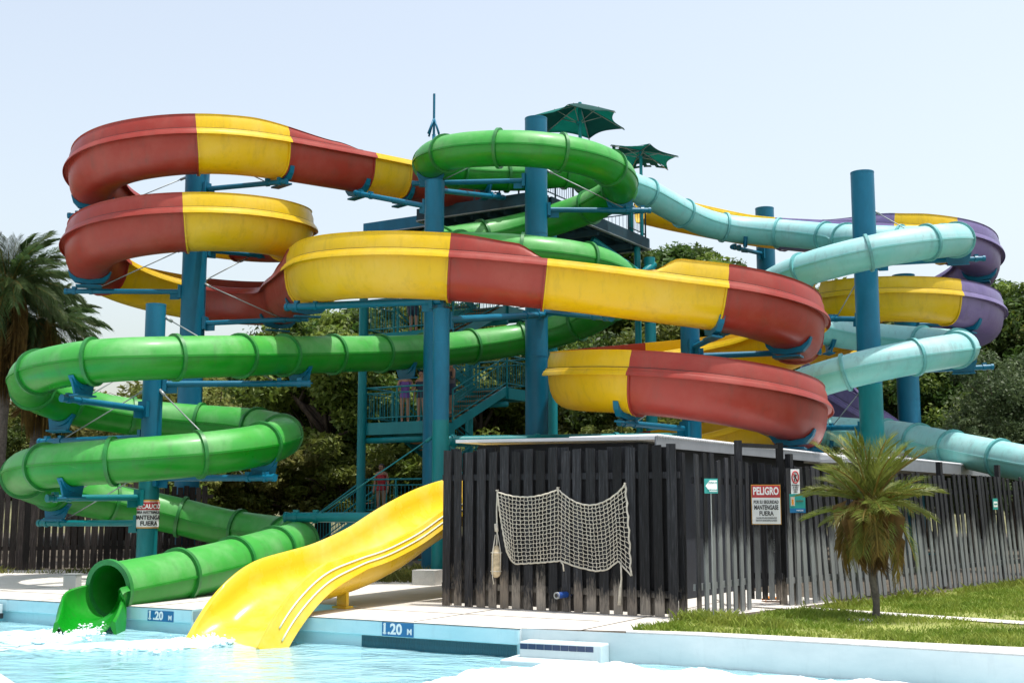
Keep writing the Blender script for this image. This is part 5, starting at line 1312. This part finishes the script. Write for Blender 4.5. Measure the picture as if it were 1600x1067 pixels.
b.build("rope", M['rope'], fl_root, True)
# blue pipe stub through the fence
a = fence_pt(870, 930, 0.26); c = fence_pt(888, 928, 0.0); 
ps = tag(empty("pipe_stub", a, "short blue pipe stub poking through the foot of the black fence", "pipe"))
b = MB(); b.tube([c-fo*0.1, c+fo*0.02, a+V(.05, .02, .005), a], 0.045, 12, cap=False); b.build("pipe_run", M['pipe_blue'], ps, True)
b = MB(); b.tube([a+(a-c).normalized()*-0.02, a+(a-c).normalized()*0.012], 0.05, 14); b.build("collar", M['box_grey'], ps, True, 40)
b = MB(); b.tube([a+(a-c).normalized()*0.012, a+(a-c).normalized()*0.016], 0.028, 12); b.build("bore", M['black'], ps)
# fallen orange plastic sheet by the gate
oc = ground(1209, 941); b = MB(); n = 8
gr_ = [[V(oc.x-0.16+0.32*i/n+0.02*math.sin(j), oc.y-0.12+0.3*j/n, 0.035+0.06*abs(math.sin(i*1.3+j*0.8))*(1 if 0 < i < n else 0.3)) for j in range(n+1)] for i in range(n+1)]
b.add([p for r_ in gr_ for p in r_], [(i*(n+1)+j, (i+1)*(n+1)+j, (i+1)*(n+1)+j+1, i*(n+1)+j+1) for i in range(n) for j in range(n)])
o = b.build("plastic_sheet", M['cloth_orange'], None, True); tag(o, "crumpled orange plastic sheet lying on the path under the gate", "sheet"); md = o.modifiers.new("thick", 'SOLIDIFY'); md.thickness = 0.008
# electric box on the pool deck
ep = ground(112, 932); bx = tag(empty("junction_box", ep, "grey junction box on a short stand beside the green tube mouth", "box"))
zb = zat(908, ep.y); b = MB(); b.box(V(ep.x, ep.y, zb), V(0.115, -0.02, 0), V(0.02, 0.085, 0), UP*0.115); o = b.build("housing", M['box_grey'], bx); md = o.modifiers.new("round", 'BEVEL'); md.width = 0.008
b = MB(); b.box(V(ep.x, ep.y, zb+0.122), V(0.125, -0.02, 0), V(0.02, 0.095, 0), UP*0.006); b.build("lid", M['box_grey'], bx)
b = MB(); b.tube([V(ep.x-0.03, ep.y, 0), V(ep.x-0.03, ep.y, zb-0.11)], 0.022, 10); b.build("stand", M['rod'], bx, True)
b = MB(); b.tube([V(ep.x+0.09, ep.y+0.02, 0), V(ep.x+0.09, ep.y+0.02, zb-0.0)], 0.024, 10); b.build("conduit", simple("rusty_conduit", (0.16, 0.05, 0.035), 0.8, 0.3), bx, True)
# concrete footing block behind the yellow slide
fbp = ground(668, 914); b = MB(); b.box(V(fbp.x, fbp.y+0.2, 0.14), V(0.22, -0.08, 0), V(0.08, 0.2, 0), UP*0.14)
o = b.build("footing_block", M['kerb']); tag(o, "low grey concrete block behind the body slide at the slim teal-footed post", "block")
# manhole lid and dry sticks under the small palm
mh = ground(1356, 970.5); b = MB(); b.tube([V(mh.x-0.1, mh.y, 0.01), V(mh.x-0.1, mh.y, 0.03)], 0.16, 18); o = b.build("manhole_lid", M['kerb']); tag(o, "pale round utility lid in the grass beside the palm trunk", "lid")
# ------------------------------------------------------------------ people
def person(label, foot, height, facing, suit, hairlong, pose, legs=None):
    """skeleton skinned to one body; clothing is lifted off the same surface"""
    H = height
    J = {'pel': (0, 0, .52), 'wai': (0, 0.005, .60), 'che': (0, 0, .71), 'nec': (0, .005, .82), 'nk2': (0, -.004, .855), 'hd1': (0, -.012, .895), 'hd2': (0, -.008, .955), 'top': (0, 0, .985)}
    Rr = {'pel': .088, 'wai': .068, 'che': .080, 'nec': .045, 'nk2': .030, 'hd1': .052, 'hd2': .058, 'top': .030}
    E = [('pel', 'wai'), ('wai', 'che'), ('che', 'nec'), ('nec', 'nk2'), ('nk2', 'hd1'), ('hd1', 'hd2'), ('hd2', 'top')]
    for s, n in ((1, 'r'), (-1, 'l')):
        J.update({'hip'+n: (s*.055, 0, .49), 'kne'+n: (s*.055, -.008, .275), 'ank'+n: (s*.055, .012, .045), 'toe'+n: (s*.062, -.075, .018), 'shl'+n: (s*.105, 0, .805)})
        Rr.update({'hip'+n: .058, 'kne'+n: .037, 'ank'+n: .022, 'toe'+n: .018, 'shl'+n: .034})
        if pose == 'crossed': el, wr, ha = (s*.135, -.02, .665), (s*-.01, -.10, .69), (s*-.06, -.095, .70)
        elif pose == 'rail': el, wr, ha = (s*.15, -.03, .66), (s*.13, -.13, .60), (s*.12, -.17, .60)
        else: el, wr, ha = (s*.135, .015, .645), (s*.145, -.03, .50), (s*.145, -.045, .455)
        J.update({'elb'+n: el, 'wri'+n: wr, 'han'+n: ha}); Rr.update({'elb'+n: .025, 'wri'+n: .018, 'han'+n: .020})
        E += [('pel', 'hip'+n), ('hip'+n, 'kne'+n), ('kne'+n, 'ank'+n), ('ank'+n, 'toe'+n), ('nec', 'shl'+n), ('shl'+n, 'elb'+n), ('elb'+n, 'wri'+n), ('wri'+n, 'han'+n)]
        hd = Vector(ha)-Vector(wr); hd.normalize()
        for q in range(4):                       # fingers and thumb
            f = 'f%d' % q+n; tip = Vector(ha)+hd*(.040-.004*abs(q-1.3))+Vector((0, (q-1.5)*.010, -.004))
            J[f] = tuple(tip); Rr[f] = .0055; E.append(('han'+n, f))
        J['th'+n] = tuple(Vector(ha)+hd*.008+Vector((-s*.012, -.026, 0))); Rr['th'+n] = .006; E.append(('han'+n, 'th'+n))
    names = list(J); me = bpy.data.meshes.new("body")
    me.from_pydata([Vector(J[k])*H for k in names], [(names.index(a), names.index(b_)) for a, b_ in E], [])
    tmp = bpy.data.objects.new("tmp", me); COL.objects.link(tmp)
    tmp.modifiers.new("skin", 'SKIN')
    for i, k in enumerate(names):
        d = me.skin_vertices[0].data[i]; d.radius = (Rr[k]*H*(1.25 if k in ('pel', 'che') else 1), Rr[k]*H*(0.85 if k in ('pel', 'wai', 'che') else 1)); d.use_root = (k == 'pel')
    sb = tmp.modifiers.new("sub", 'SUBSURF'); sb.levels = sb.render_levels = 2
    bpy.context.view_layer.update()
    bm_ = bpy.data.meshes.new_from_object(tmp.evaluated_get(bpy.context.evaluated_depsgraph_get())); bpy.data.objects.remove(tmp)
    Mx = Matrix.Translation(foot) @ Matrix.Rotation(R(facing), 4, 'Z')
    root = tag(empty("person", foot, label, "person"), group="people on the tower")
    # clothing: copies of the body faces in the covered range, pushed out
    def cloth(name, mat, test, push):
        vs = [v.co+v.normal*push for v in bm_.vertices]; b = MB()
        keep = [p for p in bm_.polygons if test(p.center/H)]
        used = sorted({i for p in keep for i in p.vertices}); mp_ = {i: n for n, i in enumerate(used)}
        b.v = [tuple(Mx @ vs[i]) for i in used]; b.f = [tuple(mp_[i] for i in p.vertices) for p in keep]; b.m = [0]*len(b.f)
        if keep:
            o = b.build(name, mat, root, True); md = o.modifiers.new("hem", 'SOLIDIFY'); md.thickness = 0.006
    torso = lambda c, z0, z1, w=0.115: z0 < c.z < z1 and abs(c.x) < w and abs(c.y) < 0.11
    cloth("swimsuit", M[suit], lambda c: torso(c, .475, .775, .112), 0.008*H)
    if legs: cloth("shorts", M[legs], lambda c: .36 < c.z < .56 and abs(c.x) < .13 and c.y > -0.13, 0.012*H)
    bd = bm_.copy(); bd.transform(Mx); bd.materials.clear(); bd.materials.append(M['skin']); bd.polygons.foreach_set("use_smooth", [True]*len(bd.polygons))
    link("body", bd, root)
    def hp(x, y, z): return Mx @ (Vector((x, y, z))*H)
    b = MB()                                     # hair cap, and a long fall where worn long
    n1, n2 = 10, 6; vs = []
    for i in range(n2+1):
        el = R(90-105*i/n2)
        for j in range(n1*2):
            a = math.pi*j/n1; rr = .066*math.cos(el) if el > 0 else .066
            x, y, z = rr*math.cos(a), rr*math.sin(a)*1.12+.006, .937+.066*math.sin(el)
            if y < -.035 and z < .965: y = -.035
            vs.append(hp(x, y, z))
    b.add(vs, [(i*n1*2+j, i*n1*2+(j+1) % (n1*2), (i+1)*n1*2+(j+1) % (n1*2), (i+1)*n1*2+j) for i in range(n2) for j in range(n1*2)])
    if hairlong: b.tube([hp(.0, .055, .93), hp(.0, .062, .86), hp(.02, .06, .78), hp(.03, .06, .70)], [.05*H, .048*H, .035*H, .012*H], 10)
    b.build("hair", M['hair'], root, True)
    b = MB()
    for s in (-1, 1): b.tube([hp(s*.022, -.062, .932), hp(s*.022, -.067, .932)], .007*H, 8)
    b.tube([hp(-.016, -.066, .893), hp(.016, -.066, .893)], .004*H, 6); b.build("face_features", M['hair'], root, True)
    b = MB(); b.tube([hp(0, -.060, .925), hp(0, -.076, .912), hp(0, -.062, .908)], .008*H, 8)
    for s in (-1, 1): b.tube([hp(s*.058, .0, .935), hp(s*.062, .004, .915)], .010*H, 8)
    b.build("nose_and_ears", M['skin'], root, True)
    return root
def tfoot(a, c, z): return tp(a, c, z)
person("woman in a red swimsuit standing at the top of the entry stairs", tfoot(0.26, 0.62, 1.2), 1.46, -15, 'suit_red', True, 'down')
person("girl in a purple swimsuit at the railing of the middle landing", tfoot(1.12, 0.55, 3.8), 1.50, 5, 'suit_purple', True, 'rail')
person("girl in a dark swimsuit beside the purple one on the middle landing", tfoot(1.62, 0.65, 3.8), 1.48, -20, 'suit_dark', False, 'down')
person("person in a dark top with folded arms going up the stairs", tfoot(1.72, 2.0, 4.1), 1.62, -60, 'shorts_grey', False, 'crossed', 'suit_dark')
person("person in a grey shirt and dark shorts on the upper landing", tfoot(1.25, 0.75, 6.35), 1.55, 160, 'shirt_grey', False, 'down', 'suit_dark')
person("child in dark clothes behind the railing of the upper landing", tfoot(1.72, 0.85, 6.35), 1.25, 120, 'suit_dark', False, 'down', 'suit_dark')
# ------------------------------------------------------------------ trees and palms
def crown_mesh(name, seed, rx, ry, rz, nclump, nleaf, leaf, mat, lobes=6, clump_r=0.22, droop=0.0, mat2=None):
    """many leaf-sized faces in uneven clumps filling a lobed volume round the origin"""
    g = np.random.default_rng(seed)
    lob = [np.array([0, 0, 0, 0.75])]
    for i in range(lobes):
        a = g.uniform(0, 6.28); e = g.uniform(-0.35, 1.0)
        lob.append(np.array([math.cos(a)*0.55*math.cos(e), math.sin(a)*0.55*math.cos(e), 0.55*math.sin(e), g.uniform(0.3, 0.5)]))
    cs = []
    while len(cs) < nclump:
        L = lob[g.integers(len(lob))]
        d = g.normal(size=3); d /= np.linalg.norm(d)
        r = L[3]*(g.uniform(0.35, 1.0)**0.45)
        cs.append(L[:3]+d*r)
    cs = np.array(cs)*np.array([rx, ry, rz])
    cr = clump_r*min(rx, rz)*g.uniform(0.5, 1.35, nclump)
    ci = g.integers(0, nclump, nleaf)
    d = g.normal(size=(nleaf, 3)); d /= np.linalg.norm(d, axis=1)[:, None]
    p = cs[ci]+d*(cr[ci]*g.random(nleaf)**0.5)[:, None]*np.array([1, 1, 0.7])
    # leaf orientation: mostly facing up and out
    nrm = g.normal(size=(nleaf, 3))*0.75+d*0.5+np.array([0, 0, 0.55]); nrm /= np.linalg.norm(nrm, axis=1)[:, None]
    t = np.cross(nrm, g.normal(size=(nleaf, 3))); t /= np.linalg.norm(t, axis=1)[:, None]
    t[:, 2] -= droop; t /= np.linalg.norm(t, axis=1)[:, None]
    s = np.cross(nrm, t); L = leaf*g.uniform(0.6, 1.4, nleaf); W = L*g.uniform(0.32, 0.5, nleaf)
    v = np.stack([p-t*L[:, None]*0.5, p+s*W[:, None]*0.5+nrm*(0.08*L)[:, None], p+t*L[:, None]*0.5, p-s*W[:, None]*0.5+nrm*(0.08*L)[:, None]], 1).reshape(-1, 3)
    f = np.arange(nleaf*4).reshape(-1, 4)
    mi = (g.random(nclump) < 0.25).astype(int)[ci] if mat2 else None
    return np_mesh(name, v, f, [mat, mat2] if mat2 else [mat], mi), cs
def limbs(cs, zbase, rt, seed, mat, name="trunk", fork=0.45):
    """tapered trunk with limbs reaching into the clumps; crown centre is at height zbase"""
    g = random.Random(seed); b = MB()
    lean = V(g.uniform(-.25, .25), g.uniform(-.25, .25), 0)
    top = lean+V(0, 0, zbase*0.95)
    fk = V(lean.x*fork, lean.y*fork, zbase*fork)
    b.tube([V(0, 0, -0.1), V(0.03, 0.02, 0.3), fk*0.6, fk, (fk+top)/2+V(0.08, -0.05, 0), top], [rt*1.5, rt*1.1, rt*0.95, rt*0.8, rt*0.5, rt*0.15], 9)
    idx = list(range(len(cs))); g.shuffle(idx)
    for i in idx[:18]:
        c = Vector(cs[i])*0.9+V(0, 0, zbase); s = fk.lerp(top, g.uniform(0, 0.7)); m = s.lerp(c, 0.5)+V(g.uniform(-.2, .2), g.uniform(-.2, .2), g.uniform(-0.1, 0.35))
        r0 = rt*g.uniform(0.28, 0.5); b.tube([s, m, c], [r0, r0*0.6, r0*0.2], 6)
        for k in range(2):
            e = m.lerp(c, 0.5)+V(g.uniform(-.8, .8), g.uniform(-.8, .8), g.uniform(-.2, .7)); b.tube([m, m.lerp(e, 0.5)+V(0, 0, .08), e], [r0*0.45, r0*0.3, r0*0.12], 5)
    me = bpy.data.meshes.new(name); me.from_pydata(b.v, [], b.f); me.materials.append(mat); me.polygons.foreach_set("use_smooth", [True]*len(me.polygons)); me.update()
    return me
KIND = {}
def kind(key, seed, r, nclump, nleaf, leaf, mat, zbase, rt, **kw):
    m2 = kw.pop('mat2', None)
    me, cs = crown_mesh("crown", seed, *r, nclump, nleaf, leaf, M[mat], mat2=M[m2] if m2 else None, **kw)
    KIND[key] = (me, limbs(cs, zbase, rt, seed, M['bark']), zbase, r)
kind('dark', 1, (3.0, 2.8, 3.0), 130, 46000, 0.16, 'leaf_dark', 4.2, 0.2, mat2='leaf_mid')
kind('broad', 2, (3.4, 3.0, 2.6), 120, 44000, 0.18, 'leaf_mid', 4.0, 0.2, mat2='leaf_dark', lobes=8)
kind('shrub', 3, (2.2, 2.0, 1.5), 90, 26000, 0.12, 'leaf_mid', 1.5, 0.1, mat2='leaf_dry')
kind('tall', 4, (1.7, 1.7, 3.6), 100, 34000, 0.15, 'leaf_dark', 4.8, 0.16, lobes=7, mat2='leaf_mid')
kind('grey', 5, (2.6, 2.4, 2.4), 130, 40000, 0.12, 'leaf_blue', 3.0, 0.15, droop=0.3)
kind('dry', 6, (2.6, 2.4, 1.8), 100, 30000, 0.11, 'leaf_dry', 1.8, 0.12)
TREES = []
def tree(k, u, D, vtop, label, width=1.0, z0=0.0, rot=None, group="trees behind the slides", name=None):
    me, tr, zb, r = KIND[k]
    p = at(u, 700, D); h = zat(vtop, D)-z0; nat = zb+r[2]*0.98; s = h/nat
    names = dict(dark="evergreen_tree", broad="broadleaf_tree", shrub="bush", tall="slender_tree", grey="olive_tree", dry="dry_bush")
    root = empty(name or names[k], (p.x, p.y, z0), label, "bush" if k in ('shrub', 'dry') else "tree", group)
    root.rotation_euler = (0, 0, random.uniform(0, 6.28) if rot is None else rot)
    root.scale = (s*width, s*width, s)
    c = bpy.data.objects.new("crown", me); COL.objects.link(c); c.parent = root; c.location = (0, 0, zb)
    t = bpy.data.objects.new("trunk", tr); COL.objects.link(t); t.parent = root
    TREES.append(root); return root
# west side, behind the low coils and the stairs
tree('broad', 505, 41.5, 462, "broadleaf tree whose sunlit crown stands beside the tower stairs under the flume bend", 1.0)
tree('dark', 560, 47, 455, "dark evergreen seen through the railings of the upper stair landing", 1.1)
tree('shrub', 385, 40.0, 655, "leafy bush with bare crooked stems behind the low green coil", 1.3)
tree('shrub', 470, 39.5, 640, "tall pale-leaved bush pushed against the tower stairs", 1.0)
tree('dark', 470, 47, 545, "dark round tree behind the straight green tube near the stairs", 1.0)
tree('dark', 380, 60, 512, "dark distant tree whose top shows between the post and the yellow flume", 1.3)
tree('dry', 360, 50, 590, "dry yellow-green bush seen above the second green coil", 1.3)
tree('dry', 280, 55, 588, "pale dry bush seen beside the slim post", 1.4)
tree('dry', 190, 52, 584, "dry scrub bush behind the tube bend near the tall palms", 1.5)
tree('dry', 120, 46, 600, "low dry bush under the tall palms", 1.2)
tree('dark', 60, 44, 600, "dark shrubby tree between the two tall palm trunks", 0.9)
tree('shrub', 300, 38, 690, "olive green bush behind the old board fence", 1.5)
tree('shrub', 420, 44, 610, "yellow-green bush above the right-hand end of the second green coil", 1.3)
# behind the tower
tree('dark', 640, 50, 440, "dark tree behind the middle of the stair tower", 1.0)
tree('broad', 735, 46, 470, "broad tree filling the gap between the stair landings", 1.0)
tree('dark', 800, 52, 470, "dark tree behind the far stair column", 1.0)
tree('shrub', 650, 43.5, 660, "shady bush under the lower stair landing", 1.4)
tree('shrub', 770, 43, 640, "twiggy bush under the stair flights", 1.4)
tree('dry', 915, 44, 640, "dry brushy bush behind the flat-topped post", 1.2)
tree('tall', 900, 55, 410, "slender tree behind the green coil", 1.0)
tree('tall', 965, 56, 372, "slender tree under the tower deck", 1.2)
tree('tall', 1050, 57, 366, "tallest slender tree right of the tower column", 1.3)
tree('tall', 1110, 60, 376, "slender tree above the yellow flume run", 1.2)
tree('tall', 1165, 62, 392, "slender tree beside the post where the aqua tube leaves", 1.0)
tree('broad', 985, 45, 500, "olive tree seen under the yellow flume run", 1.0)
tree('shrub', 1040, 42, 570, "bush between the lower red coil and the yellow run", 1.2)
tree('dry', 990, 39, 650, "dry brown bush just above the shed roof", 1.0)
tree('dark', 1240, 58, 430, "dark tree behind the crossing of aqua tube and red flume", 1.0)
tree('broad', 1330, 52, 420, "broad tree seen through the violet coil", 1.0)
tree('dark', 1430, 50, 440, "dark tree behind the violet coil and the far blue post", 1.0)
# east side
tree('dark', 1475, 47, 520, "dark shaded tree beside the far end of the aqua coil", 0.9)
tree('tall', 1530, 54, 432, "tall tree with a rounded top just past the violet coil", 1.5)
tree('dark', 1590, 52, 428, "big dark tree at the edge of the view beyond the violet coil", 1.1)
tree('dark', 1660, 50, 440, "big dark tree cut by the picture's edge above the fence", 1.1)
tree('grey', 1580, 42, 545, "grey-green leafy tree over the aqua run-out", 1.0)
tree('grey', 1510, 38.5, 660, "small grey-green bush standing over the aqua run-out", 0.9)
tree('grey', 1650, 41, 600, "grey-green bush at the edge of the view over the run-out", 1.0)
tree('dark', 1540, 46, 580, "dark low tree between the grey-green trees", 1.0)
tree('shrub', 1440, 44, 640, "shaded bush behind the far blue post", 1.2)
tree('broad', -80, 44, 560, "broad tree beyond the old fence just outside the view", 1.1)
tree('dark', -240, 46, 520, "dark tree beyond the old fence well outside the view", 1.2)
tree('broad', 1790, 50, 470, "broad tree beyond the picket fence outside the view", 1.2)
# a wooded rise far behind
b = MB(); hx = np.linspace(-140, 140, 60)
def hz(x): return 5.0+2.0*math.sin(x*0.05+1)+1.4*math.sin(x*0.13)
rows = [[V(x, y, (hz(x)*f)-0.2) for x in hx] for y, f in ((62, 0.0), (75, 0.35), (90, 0.75), (110, 1.0), (150, 1.05))]
b.add([p for r_ in rows for p in r_], [(i*60+j, i*60+j+1, (i+1)*60+j+1, (i+1)*60+j) for i in range(4) for j in range(59)])
struct(b.build("hill", simple("dry_hillside", (0.12, 0.115, 0.05), 0.95, 0.4, 0.5), None, True))
def wood():
    me = KIND['broad'][0]; co = np.zeros(len(me.vertices)*3, np.float32); me.vertices.foreach_get("co", co); co = co.reshape(-1, 4, 3)[::5]
    vs = []; g = np.random.default_rng(5)
    for i in range(26):
        x = -70+i*5.6+g.uniform(-1.5, 1.5); y = 84+g.uniform(-10, 14); s = g.uniform(0.5, 0.95); a = g.uniform(0, 6.28)
        q = co*s*np.array([1.2, 1.2, 0.8])*1.0; c_, s_ = math.cos(a), math.sin(a)
        q = np.stack([q[..., 0]*c_-q[..., 1]*s_+x, q[..., 0]*s_+q[..., 1]*c_+y, q[..., 2]+hz(x)*0.6+1.0], -1); vs.append(q)
    v = np.concatenate(vs); n = v.shape[0]
    return tag(link("distant_woods", np_mesh("distant_woods", v.reshape(-1, 3), np.arange(n*4).reshape(-1, 4), [M['leaf_dark']])), "far wooded rise behind all the trees", None, None, "stuff")
wood()
# ---- palms: fronds are parts
def frond_mesh(name, L, droop, mat, nl=46, leaf=0.34, vee=0.5, seed=0, lw=0.02, sag=0.25):
    g = random.Random(seed); b = MB()
    ax = [V(L*math.cos(0)*s*(1-0.08*s*droop), 0, L*(0.16*s-droop*s*s*0.55)) for s in [i/14 for i in range(15)]]
    b.tube(ax, [0.016*(1-0.8*i/14)+0.003 for i in range(15)], 5, mi=1)
    for i in range(nl):
        s = 0.14+0.86*i/nl; k = s*14; j = min(int(k), 13); p = ax[j].lerp(ax[j+1], k-j); t = (ax[j+1]-ax[j]).normalized()
        ll = leaf*(0.55+0.9*math.sin(math.pi*min(1, s*0.86+0.08)))*g.uniform(0.85, 1.1)
        for sd in (-1, 1):
            up = V(0, 0, 1); side = V(0, sd, 0)
            d = (t*(0.8+0.55*s)+side*g.uniform(0.5, 0.85)+up*vee*g.uniform(0.3, 1.2)).normalized()
            m = p+d*ll*0.55; e = p+d*ll-V(0, 0, sag*ll*g.uniform(0.5, 1.3)); wv = t*lw*0.5
            b.add([p-wv*0.6, p+wv*0.6, m+wv, e, m-wv], [(0, 1, 2, 3, 4)], 0)
    me = bpy.data.meshes.new(name); me.from_pydata(b.v, [], b.f); me.materials.append(mat); me.materials.append(M['frond_dead'] if mat is M['frond_dead'] else M['frond_turn']); me.polygons.foreach_set("material_index", b.m); me.update()
    return me
def palm(name, label, base, htrunk, rt, fronds, L, skirt, trunkmat, seed, group=None, boots=True):
    g = random.Random(seed)
    root = empty(name, base, label, "palm tree", group)
    b = MB(); n = 16
    pts = [base+V(0.02*math.sin(i*0.7), 0, htrunk*i/n-0.05*(i == 0)) for i in range(n+1)]
    b.tube(pts, [rt*(1.25 if i == 0 else 1.0+0.10*(i % 2)) for i in range(n+1)], 12); b.build("trunk", trunkmat, root, True, 60)
    top = base+V(0, 0, htrunk)
    if boots:
        for k in range(26):
            a = k*2.4; z = -0.35*(k/26)*L*0.5
            bb = MB(); q = top+V(math.cos(a)*rt*0.9, math.sin(a)*rt*0.9, z); bb.tube([q, q+V(math.cos(a)*0.06, math.sin(a)*0.06, 0.13), q+V(math.cos(a)*0.10, math.sin(a)*0.10, 0.24)], [0.03, 0.022, 0.01], 5); bb.build("leaf_base", M['frond_dead'], root, True)
    for k, (elev, me, sc) in enumerate(fronds):
        f = bpy.data.objects.new("frond", me); COL.objects.link(f)
        a = k*2.39996+g.uniform(-0.2, 0.2)
        f.rotation_euler = (g.uniform(-0.2, 0.2), -R(elev), a); f.location = top+V(math.cos(a)*rt*0.7, math.sin(a)*rt*0.7, 0.05+g.uniform(-0.05, 0.1)); s_ = sc*g.uniform(0.88, 1.12); f.scale = (s_, s_, s_)
        adopt(f, root)
    if skirt:
        bb = MB()
        for k in range(int(900*max(1, skirt/2))):
            a = g.uniform(0, 6.28); r_ = rt+abs(g.gauss(0, 0.14)); z = g.uniform(-0.05, 0.35); l_ = skirt*g.uniform(0.45, 1.0)
            p = top+V(math.cos(a)*(r_*0.7), math.sin(a)*(r_*0.7), z-0.15); q = top+V(math.cos(a)*(r_+0.06), math.sin(a)*(r_+0.06), z-l_*0.5); e = top+V(math.cos(a)*(r_+g.uniform(-0.05, .03)), math.sin(a)*(r_+g.uniform(-.05, .03)), z-l_-0.1)
            w = V(-math.sin(a), math.cos(a), 0)*g.uniform(0.006, 0.014)*(2.5 if skirt > 1.5 else 1)
            bb.add([p-w, p+w, q+w, e, q-w], [(0, 1, 2, 3, 4)])
        o = bb.build("dead_skirt", M['frond_dead'], root); stuff(o)
    return root
pb = ground(1368, 967)
fg = [frond_mesh("frond", 0.95, d, M['frond'], 52, 0.27, 0.45, i, 0.009) for i, d in enumerate((0.35, 0.6, 0.85, 0.5))]
fy = [frond_mesh("frond", 0.95, d, M['frond_turn'], 54, 0.24, 0.3, 10+i, 0.010, 0.4) for i, d in enumerate((0.8, 1.0))]
fdd = [frond_mesh("frond", 0.85, d, M['frond_dead'], 36, 0.22, 0.2, 20+i, 0.016, 0.5) for i, d in enumerate((0.9, 1.1))]
gq = random.Random(3)
fr = []
for k in range(14): fr.append((gq.uniform(50, 88), fg[k % 4], 1.02))
for k in range(13): fr.append((gq.uniform(12, 48), fg[(k+1) % 4], 0.92))
for k in range(11): fr.append((gq.uniform(-25, 12), fg[k % 4], 0.92))
for k in range(12): fr.append((gq.uniform(-58, -25), fy[k % 2] if k % 3 else fg[2], 0.92))
for k in range(12): fr.append((gq.uniform(-80, -58), fdd[k % 2], 0.85))
palm("palm_tree", "small single-trunked palm with a shaggy crown on the lawn in front of the leaning fence", pb, 1.42, 0.046, fr, 0.95, 0.75, M['palmtrunk'], 4)
big = [frond_mesh("frond", 2.1, d, M['frond_dark'], 100, 0.5, 0.4, 30+i, 0.014, 0.7) for i, d in enumerate((0.45, 0.7, 0.95))]
bigd = [frond_mesh("frond", 2.2, 1.0, M['frond_dead'], 30, 0.4, 0.2, 40, 0.03, 0.6)]
for (u, D, v, nm, n_, sd, fs_k) in ((14, 34.0, 450, "tall feathery palm with a bare stem and hanging dead fronds, at the picture's edge", 66, 5, 0.88), (66, 36.0, 512, "lower feathery palm with fronds drooping over the green tube bend", 50, 6, 0.80)):
    p = at(u, v, D); q = random.Random(sd)
    fr = [(q.uniform(35, 80), big[k % 3], 0.85*fs_k) for k in range(n_//3)]+[(q.uniform(-5, 38), big[k % 3], 0.95*fs_k) for k in range(n_//2)]+[(q.uniform(-40, -5), big[k % 3], 0.9*fs_k) for k in range(n_//5)]+[(q.uniform(-85, -65), bigd[0], 1.2) for k in range(9)]
    palm("tall_palm", nm, V(p.x, p.y, 0), p.z, 0.17, fr, 2.6, 3.4, M['palmtrunk'], sd, None, False)
